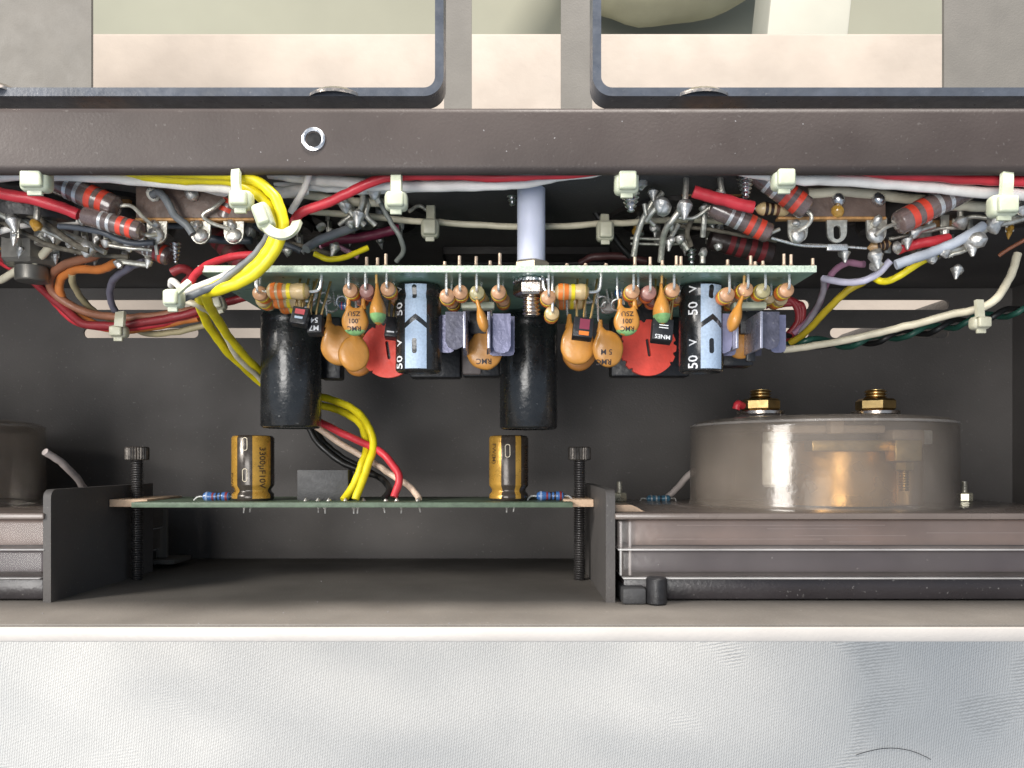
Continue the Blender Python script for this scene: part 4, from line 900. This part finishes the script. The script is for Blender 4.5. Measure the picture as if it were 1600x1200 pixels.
bigres((214,378),(266,402),15,"short brown resistor at the foot of the left sockets",'wwdr',D=214,leads=[[(240,360,206),(243,380,206),(246,398,207)]])
bigres((325,352),(392,420),19,"dull red-brown resistor behind the left terminal strip",'dddd',mat("red_brown_body",(.12,.045,.035),.6,0,.4,.35,400,.6,900),D=230)
def smallres(a,b_,rpx,D,m,bands,lab,leads=None):
    p0=P(*a,D); p1=P(*b_,D); Q=thing("small_resistor",(p0+p1)/2-Vector((0,0,2)),lab,"resistor","small tan resistors above the board")
    r=rpx*D/F; ax_=p1-p0; L=ax_.length
    g=B(); g.lathe(p0,ax_,[(0,0),(.5,r*.3),(1.2,r*.75),(2.2,r),(L*.3,r),(L*.38,r*.85),(L*.62,r*.85),(L*.7,r),(L-2.2,r),(L-1.2,r*.75),(L-.5,r*.3),(L,0)],24); obj("body",g,m,Q)
    for k,mm in bands:
        g=B(); t=k*L; kk=r*(.88 if .36<k<.64 else 1.0)+.05; g.lathe(p0,ax_,[(t-.4,kk-.3),(t-.4,kk),(t+.4,kk),(t+.4,kk-.3)],24); obj("band",g,mm,Q)
    if leads:
        g=B()
        for q in leads: g.tube([P(*t) for t in q],.35,8,6)
        obj("lead",g,LEAD,Q)
smallres((1178,326),(1238,328),10.5,203,TANY,[(.3,BANDK),(.45,BANDK),(.6,mat("brown_band",(.15,.06,.03),.4))],"tan banded resistor at the tip of the short red sleeve",[[(1170,324,203),(1180,326,203)]])
smallres((1354,388),(1394,380),9,208,mat("amber_tan_coating",(.42,.26,.12),.35,coat=.3),[(.4,BANDK),(.55,BANDK),(.7,BANDK)],"small tan resistor beneath the right terminal strip",[[(1256,382,209),(1300,384,209),(1354,388,208)]])

# ================================================================== TERMINAL STRIPS
def lug(par,px,py0,py1,wpx,D,hole=True,solder=True,m=DULL,seed=1):
    s=D/F; w_=wpx*s/2; a=P(px,py0,D); b_=P(px,py1,D)
    o=[(-w_,0),(w_,0)]; 
    hgt=a.y-b_.y
    for k in range(9):
        t=math.pi*k/8; o.append((w_*.95*math.cos(t),-(hgt-w_)-w_*math.sin(t)))
    holes=[]
    if hole:
        holes=[[( .36*w_*math.cos(2*math.pi*k/14), -(hgt*.62)+ (hgt*.16 if math.sin(2*math.pi*k/14)>0 else -hgt*.1)+.36*w_*math.sin(2*math.pi*k/14)) for k in range(14)]]
    g=B(); g.plate(o,holes,lambda u,v: Vector((a.x+u,a.y+v,a.z)),Vector((0,0,-1)),.8)
    L_=obj("lug",g,m,par,smooth=30)
    if solder:
        g=B(); g.blob(P(px,py1-(py1-py0)*.34,D-.6),w_*.84,.3,seed)
        for v in g.bm.verts: v.co.z=b_.z+(v.co.z-b_.z)*.5
        g.blob(P(px-3,py0+8,D-.8),w_*.5,.5,seed+5)
        obj("solder",g,SOLDER,L_)
def strip(x0,x1,y0,y1,D,lugs,domes,lab,rot=0):
    a=P(x0,y1,D); b_=P(x1,y0,D); Q=thing("terminal_strip",Vector(((a.x+b_.x)/2,b_.y+1,a.z-3)),lab,"terminal strip","terminal strips on the partition wall")
    g=B(); g.box(Vector((a.x,a.y+.6,a.z-2)),Vector((b_.x,b_.y+6,a.z)),.2); obj("board",g,PHEN,Q)
    g=B(); g.box(Vector((a.x-.1,a.y-.1,a.z-2.1)),Vector((b_.x+.1,a.y+.58,a.z+.15)),.15); obj("board_edge",g,PHENE,Q)
    for i,(px,so) in enumerate(lugs): lug(Q,px,y1-2,y1+37,32,D+.6,not so,so,seed=i+x0)
    for i,(px,py,m) in enumerate(domes):
        g=B(); g.blob(P(px,py,D-.3),1.9,.25,i+9); obj("rivet",g,m,Q)
    return Q
L1=strip(212,396,296,344,204,[(245,True),(313,True),(365,True)],[(238,302,mat("white_wax",(.7,.68,.6),.4)),(300,303,SOLDER)],"brown left terminal strip with three soldered lugs, above the left corner of the board")
L2=strip(1216,1384,287,342,204,[(1247,True),(1308,False),(1370,True)],[(1308,310,CHROME),(1371,311,CHROME),(1309,330,FLUX)],"brown right terminal strip with an empty slotted lug between two soldered ones")
g=B(); g.box(P(1293,391,205)-Vector((0,0,1)),P(1325,381,205),.2); g.tube([P(1205,372,206),P(1250,383,206),P(1300,385,206)],.4,8,5); obj("wire_bridge",g,LEAD,L2)
wire([(236,304,202),(248,300,201),(262,315,200),(275,338,200),(292,352,199),(302,366,199)],6,GRY,"grey wire across the left terminal strip to its middle lug")
# amber boards beneath
for (x0,y0,x1,y1,D,lab) in ((120,284,205,312,212,"amber phenolic plate behind the large left resistor"),(1065,276,1160,306,212,"amber phenolic plate under the rail behind the short red sleeve"),(1440,322,1500,352,214,"amber phenolic plate behind the grey sleeve at the far right")):
    g=B(); a=P(x0,y1,D); b_=P(x1,y0,D); g.box(Vector((a.x,a.y,a.z-2)),Vector((b_.x,b_.y+2,a.z)),.3,Matrix.Rotation(-.2 if x0<300 else .02,3,'Z')); tag(obj("phenolic_plate",g,WOODB),lab,"phenolic plate")

# ================================================================== TUBE SOCKETS ON THE PARTITION WALL
def socket(px,py,D,lab,seed,n=9,r=14):
    c=P(px,py,D); rn=random.Random(seed); Q=thing("tube_socket",Vector((c.x,70,c.z)),lab,"tube socket","tube sockets on the partition wall")
    y1=c.y+4; ax_=Vector((0,-1,0))
    g=B(); g.lathe(Vector((c.x,70.5,c.z)),ax_,[(0,0),(0,r+4),(1.2,r+4),(1.2,r),(70.5-y1,r),(70.5-y1+2.2,r-.8),(70.5-y1+2.2,0)],36); obj("wafer",g,SOCK,Q)
    g=B(); g.cyl(Vector((c.x,y1-2,c.z)),Vector((c.x,y1-6,c.z)),2.6,18); obj("centre_key",g,DULL,Q)
    for k in range(n):
        t=2*math.pi*(k+.3)/n; rr=r*.74; p=Vector((c.x+rr*math.cos(t),y1-2,c.z+rr*math.sin(t)))
        L=rn.uniform(4,7.5); tip=p+Vector((math.cos(t)*1.5+rn.uniform(-1,1),-L,math.sin(t)*1.2))
        g=B(); g.box(p+Vector((-1.1,-L*.8,-.3)),p+Vector((1.1,0,.3)),.1,Matrix.Rotation(-t+1.57,3,'Y')); pin=obj("pin",g,DULL,Q)
        if rn.random()<.85:
            g=B(); g.blob(p+Vector((0,-L*.7,0)),rn.uniform(1.0,1.8),.6,seed*31+k); g.lathe(p+Vector((0,-L*.6,0)),(tip-p),[(0,1.2),(L*.3,.7),(L*.5,.2),(L*.55,0)],8); obj("solder",g,SOLDER if rn.random()<.8 else FLUX,pin)
    return Q
socket(70,372,222,"black tube socket with soldered pins at the far left",1,9,17)
socket(185,375,226,"black tube socket below the left resistors",2,9,15)
socket(570,345,232,"dim black tube socket above the board, left of the post",3,8,15)
socket(1058,352,232,"dim black tube socket above the board with silver lugs in front",4,9,16)
socket(1440,368,222,"black tube socket behind the red and grey sleeves at the right",5,9,17)
socket(1590,330,222,"black tube socket cut off by the right edge",6,9,15)
socket(420,370,235,"dim black tube socket behind the yellow bend",7,8,13)

# loose solder joints, lugs and bridging bare wires in the crowd (each its own)
def joint(px,py,D,r,seed,lab,m=SOLDER,tail=None):
    Q=thing("solder_lug",P(px,py,D),lab,"solder lug","solder lugs above the board")
    g=B(); g.blob(P(px,py,D),r,.55,seed); g.lathe(P(px,py,D),Vector((random.uniform(-.4,.4),-1,.1)),[(0,r*.95),(r*.7,r*.6),(r*(1.1+.6*(seed%3==0)),r*.2),(r*(1.2+.6*(seed%3==0)),0)],12); obj("solder_bead",g,m,Q)
    if tail:
        g=B(); g.tube([P(*t) for t in tail],.75,8,6); obj("bare_wire",g,DULL,Q)
J=[(20,345,206,1.9,"pointed solder lug at the far left under the red sleeve",[(20,345,206),(-10,330,206)]),
 (57,350,204,1.7,"flux-stained solder lug right of the leftmost one",[(57,348,204),(58,320,204),(55,300,204)]),
 (138,388,208,2.2,"large pointed solder joint at the end of a bare grey strap",[(138,386,208),(105,375,208),(60,355,210),(0,325,212)]),
 (75,356,212,1.5,"small ring lug with a red centre at the left",[(75,356,212),(120,372,212),(165,395,212)]),
 (166,378,210,1.5,"solder joint where the brown wire begins",[(166,375,210),(166,350,212)]),
 (201,384,212,1.6,"solder joint left of the short brown resistor",[(201,384,212),(202,356,214)]),
 (233,408,213,1.2,"solder tail where the slate grey wire begins",[(233,408,213),(226,390,214)]),
 (184,410,216,1.3,"solder joint where the orange wire begins",[(184,408,216),(230,414,216)]),
 (540,322,206,1.8,"solder joint right of the red wire, above the cream wire",[(540,322,206),(556,340,207),(570,352,208)]),
 (560,335,207,2.1,"lumpy solder joint left of the cable tie",[(560,335,207),(566,318,206),(568,300,206)]),
 (585,300,203,1.9,"bright solder lug touching the left cable tie below the rail",[(585,300,203),(592,318,204)]),
 (502,355,212,1.2,"small star-shaped solder point above the grey wire",None),
 (524,385,214,1.7,"bright solder point above the small yellow wire",None),
 (1033,318,202,2.3,"bright solder lug right of the coiled screw",[(1033,318,202),(1020,330,203),(1010,345,205)]),
 (1000,285,203,1.9,"silver lug behind the pale tie head right of the post",[(1000,285,203),(1002,260,203)]),
 (1070,322,200,2.1,"long tapered silver lug hanging from the rail",[(1072,262,200),(1072,290,200),(1070,320,200)]),
 (1125,302,201,1.5,"small silver spade lug left of the coiled screw on the right",[(1125,262,200),(1126,285,200),(1128,300,200)]),
 (1100,325,208,1.5,"round silver eyelet lug above the dark resistor",[(1100,322,208),(1100,345,209),(1098,370,211)]),
 (1045,378,212,1.5,"dim copper-stained lug above the board",[(1045,376,212),(1060,350,211)]),
 (1062,372,212,1.5,"dim lug right of the copper-stained one",[(1062,372,212),(1075,390,213)]),
 (1098,395,214,1.4,"small bright lug just above the board at the dark resistor",[(1098,392,214),(1098,412,214)]),
 (1368,400,207,2.1,"pair of shiny solder domes where the mauve wire begins",[(1368,396,207),(1375,385,208)]),
 (1370,412,208,1.8,"lower shiny solder dome above the mauve wire",None),
 (1477,392,205,1.7,"solder joint at the tip of the bright yellow wire",[(1477,392,205),(1500,388,205),(1518,380,205)]),
 (1518,378,203,2.2,"amber and silver solder joint under the grey sleeve",[(1518,378,203),(1535,362,203),(1560,350,203),(1600,335,203)]),
 (1552,352,202,2.1,"solder joint where the grey sleeve ends",[(1552,352,202),(1575,348,202),(1610,338,202)]),
 (1455,402,206,1.6,"low solder bead left of the yellow wire's tip",None),
 (1495,420,214,1.7,"isolated dark solder dome on the wall at the right",None),
 (1500,345,206,2.2,"tall rounded lug above the grey sleeve",[(1500,345,206),(1500,330,206)]),
 (1430,362,206,1.7,"bright round solder bead below the right resistor",[(1430,362,206),(1460,352,206)]),
 (1418,375,207,1.5,"bright solder bead left of the short red sleeve at the right",None),
 (1595,325,200,1.8,"bright solder joint at the right edge",None)]
for i,(x,y,D,r,lab,tail) in enumerate(J): joint(x,y,D,r,i*7+3,lab,FLUX if i in (1,) else SOLDER,tail)

# ---- more of the tangle behind the lugs
def bare(pts,rpx,lab,m=None,name="bare_wire",cat="wire"): wire(pts,rpx,m or DULL,lab,name=name,cat=cat,sub_=6)
SLATE=mat("insulation_slate",(.075,.085,.10),.4); DKC=mat("dusty_cloth_insulation",(.12,.105,.08),.7,0,.3,.4,700,.6,900)
bare([(-10,318,210),(30,330,209),(75,352,208),(120,382,207),(140,392,207)],5,"stiff dull wire under the far left red sleeve",DKC)
bare([(-10,340,214),(35,362,213),(80,385,213),(140,396,214),(200,402,216)],4,"dull wire running below the far left lugs",DKC)
bare([(92,352,206),(130,356,205),(168,368,203),(205,378,203),(240,378,203)],4.5,"slate insulated lead beneath the glossy left resistor",SLATE,"wire")
bare([(172,384,207),(210,388,207),(236,392,208)],3,"short bare link beside the short brown resistor")
bare([(396,352,214),(430,372,216),(470,392,218)],5,"slate wire behind the yellow bend, pointing to the board",SLATE,"wire")
bare([(402,372,218),(450,380,220),(520,398,222)],4,"dim dusty wire just above the board behind the yellow bend",DKC)
bare([(300,372,215),(340,374,214),(395,376,214)],6,"slate sleeve beneath the left terminal strip's lugs",SLATE,"insulating_sleeve","sleeve")
bare([(252,352,212),(300,352,212),(350,350,213)],5,"second slate sleeve behind the left terminal strip's lugs",SLATE,"insulating_sleeve","sleeve")
bare([(545,300,210),(552,320,210),(548,338,210),(530,352,211)],4,"bent bare wire left of the lumpy solder joint")
bare([(565,300,208),(575,316,208),(572,336,208),(585,352,209)],4.5,"stubby bare wire right of the lumpy solder joint")
bare([(640,330,216),(655,322,217),(668,330,218)],3,"faint bare wire tip beside the dim left cable tie")
bare([(985,372,216),(1030,374,216),(1075,370,216)],2.2,"thin bare link above the board, upper of two")
bare([(985,380,217),(1030,383,217),(1082,381,217)],2.2,"thin bare link above the board, lower of two")
bare([(1055,352,212),(1100,358,211),(1160,368,209),(1215,378,208)],3,"stranded grey lead passing under the dark banded resistor",DKC)
bare([(1005,318,204),(1012,340,205),(1022,352,206)],3.5,"curled bare wire below the silver lug right of the post")
bare([(1082,340,209),(1074,362,210),(1080,384,212)],4,"dusty wire dropping beside the dark resistor",DKC)
bare([(1390,372,211),(1425,368,210),(1462,360,209),(1500,356,208)],3,"thin bare wire above the short red sleeve at the right")
bare([(1398,384,212),(1440,396,212),(1470,402,212)],4,"dusty wire behind the thick grey sleeve",DKC)
bare([(1540,352,204),(1530,368,204),(1512,388,205),(1480,402,206)],3.5,"bare wire joining the amber solder joint to the right lugs")
bare([(1560,400,226),(1585,385,224),(1615,368,222)],3,"thin rust coloured wire at the right edge",mat("insulation_rust",(.28,.10,.05),.5),"wire")
bare([(1488,345,207),(1520,338,206),(1545,342,205)],3.5,"short bare bridge beside the tall rounded lug")
bare([(905,290,226),(930,330,228),(960,372,230),(985,400,232)],5,"dark cloth covered wire in the shade right of the post",BLK)
for i,(x,y,D,r_,lab) in enumerate(((110,378,210,1.5,"shiny solder bead between the far left lugs"),(128,345,211,1.2,"small solder bead beside the red sleeve's tip"),(222,372,209,1.3,"solder bead hanging under the glossy resistor"),(450,392,214,1.3,"dim solder bead behind the yellow bend"),(548,348,209,1.4,"solder bead under the lumpy joint"),(1020,300,204,1.5,"bright bead on the leftmost lug right of the post"),(1046,352,208,1.5,"greenish solder bead on the dull stranded wire"),(1122,384,214,1.3,"bead at the end of the dim dark resistor"),(1450,346,207,1.3,"bead above the short red sleeve"),(1402,388,208,1.4,"bead at the left tip of the short red sleeve"),(1548,330,203,1.5,"bead under the far right tie"),(1320,395,212,1.6,"pale bead by the small tan resistor"))):
    joint(x,y,D,r_,i*5+101,lab,SOLDER if i!=6 else DULL)
# coiled (tapered) screws
for px,y0,y1,r,D,lab in ((985,300,332,2.3,199,"tapered zinc screw tip below the pale tie head"),(1164,258,310,2.6,198,"longer tapered zinc screw tip hanging from the rail left of the slanted resistor"),(274,378,412,1.5,214,"tiny zinc screw tip below the left terminal strip"),(1080,388,414,1.5,216,"tiny zinc screw tip above the board by the dark resistor"),(800,298,322,1.8,214,"zinc screw tip left of the white post")):
    a=P(px,y0,D); L=(y1-y0)*D/F; n=int(L/.9); pr=[(0,0)]
    for i in range(n):
        k=1-(i/n)**1.6*.8; pr+=[((i+.1)*L/n,r*k*.66),((i+.5)*L/n,r*k),((i+.9)*L/n,r*k*.66)]
    pr+=[(L,0)]
    g=B(); g.lathe(a,Vector((.03,-1,0)),pr,18); tag(obj("tapered_screw",g,CHROME,smooth=60),lab,"screw","tapered zinc screws")
# big dim hex nut at the left, dark transformer block
g=B(); c=P(50,398,236); g.hexn(c+Vector((0,5,0)),c+Vector((0,-3.5,0)),8.5,.3); g.cyl(c+Vector((0,-3.4,0)),c+Vector((0,-8,0)),4.5,20); tag(obj("large_hex_nut",g,mat("grey_nickel",(.20,.19,.17),.4,.6),smooth=25),"large dull grey hex nut and stud in the shade at the far left","hex nut")
g=B(); a=P(690,395,262); b_=P(955,285,262); g.box(Vector((a.x,a.y,a.z-14)),Vector((b_.x,69.8,b_.z)),2); tag(obj("choke_block",g,mat("black_varnished_iron",(.03,.027,.026),.5,.2,.5,.4,60,.4,600)),"dark varnished transformer block in the shade behind the white post","transformer")

g=B(); hp=[]
for k in range(25):
    t=k/24; px=1338+115*t; py=1180-16*math.sin(t*2.6)+14*t*t; p=P(px,py,446); p.z=clz(p.x,p.y)+.5; hp.append(p)
g.tube(hp,.16,6,1); tag(obj("hair",g,BLK),"single dark hair lying on the white cloth at the lower right","hair")
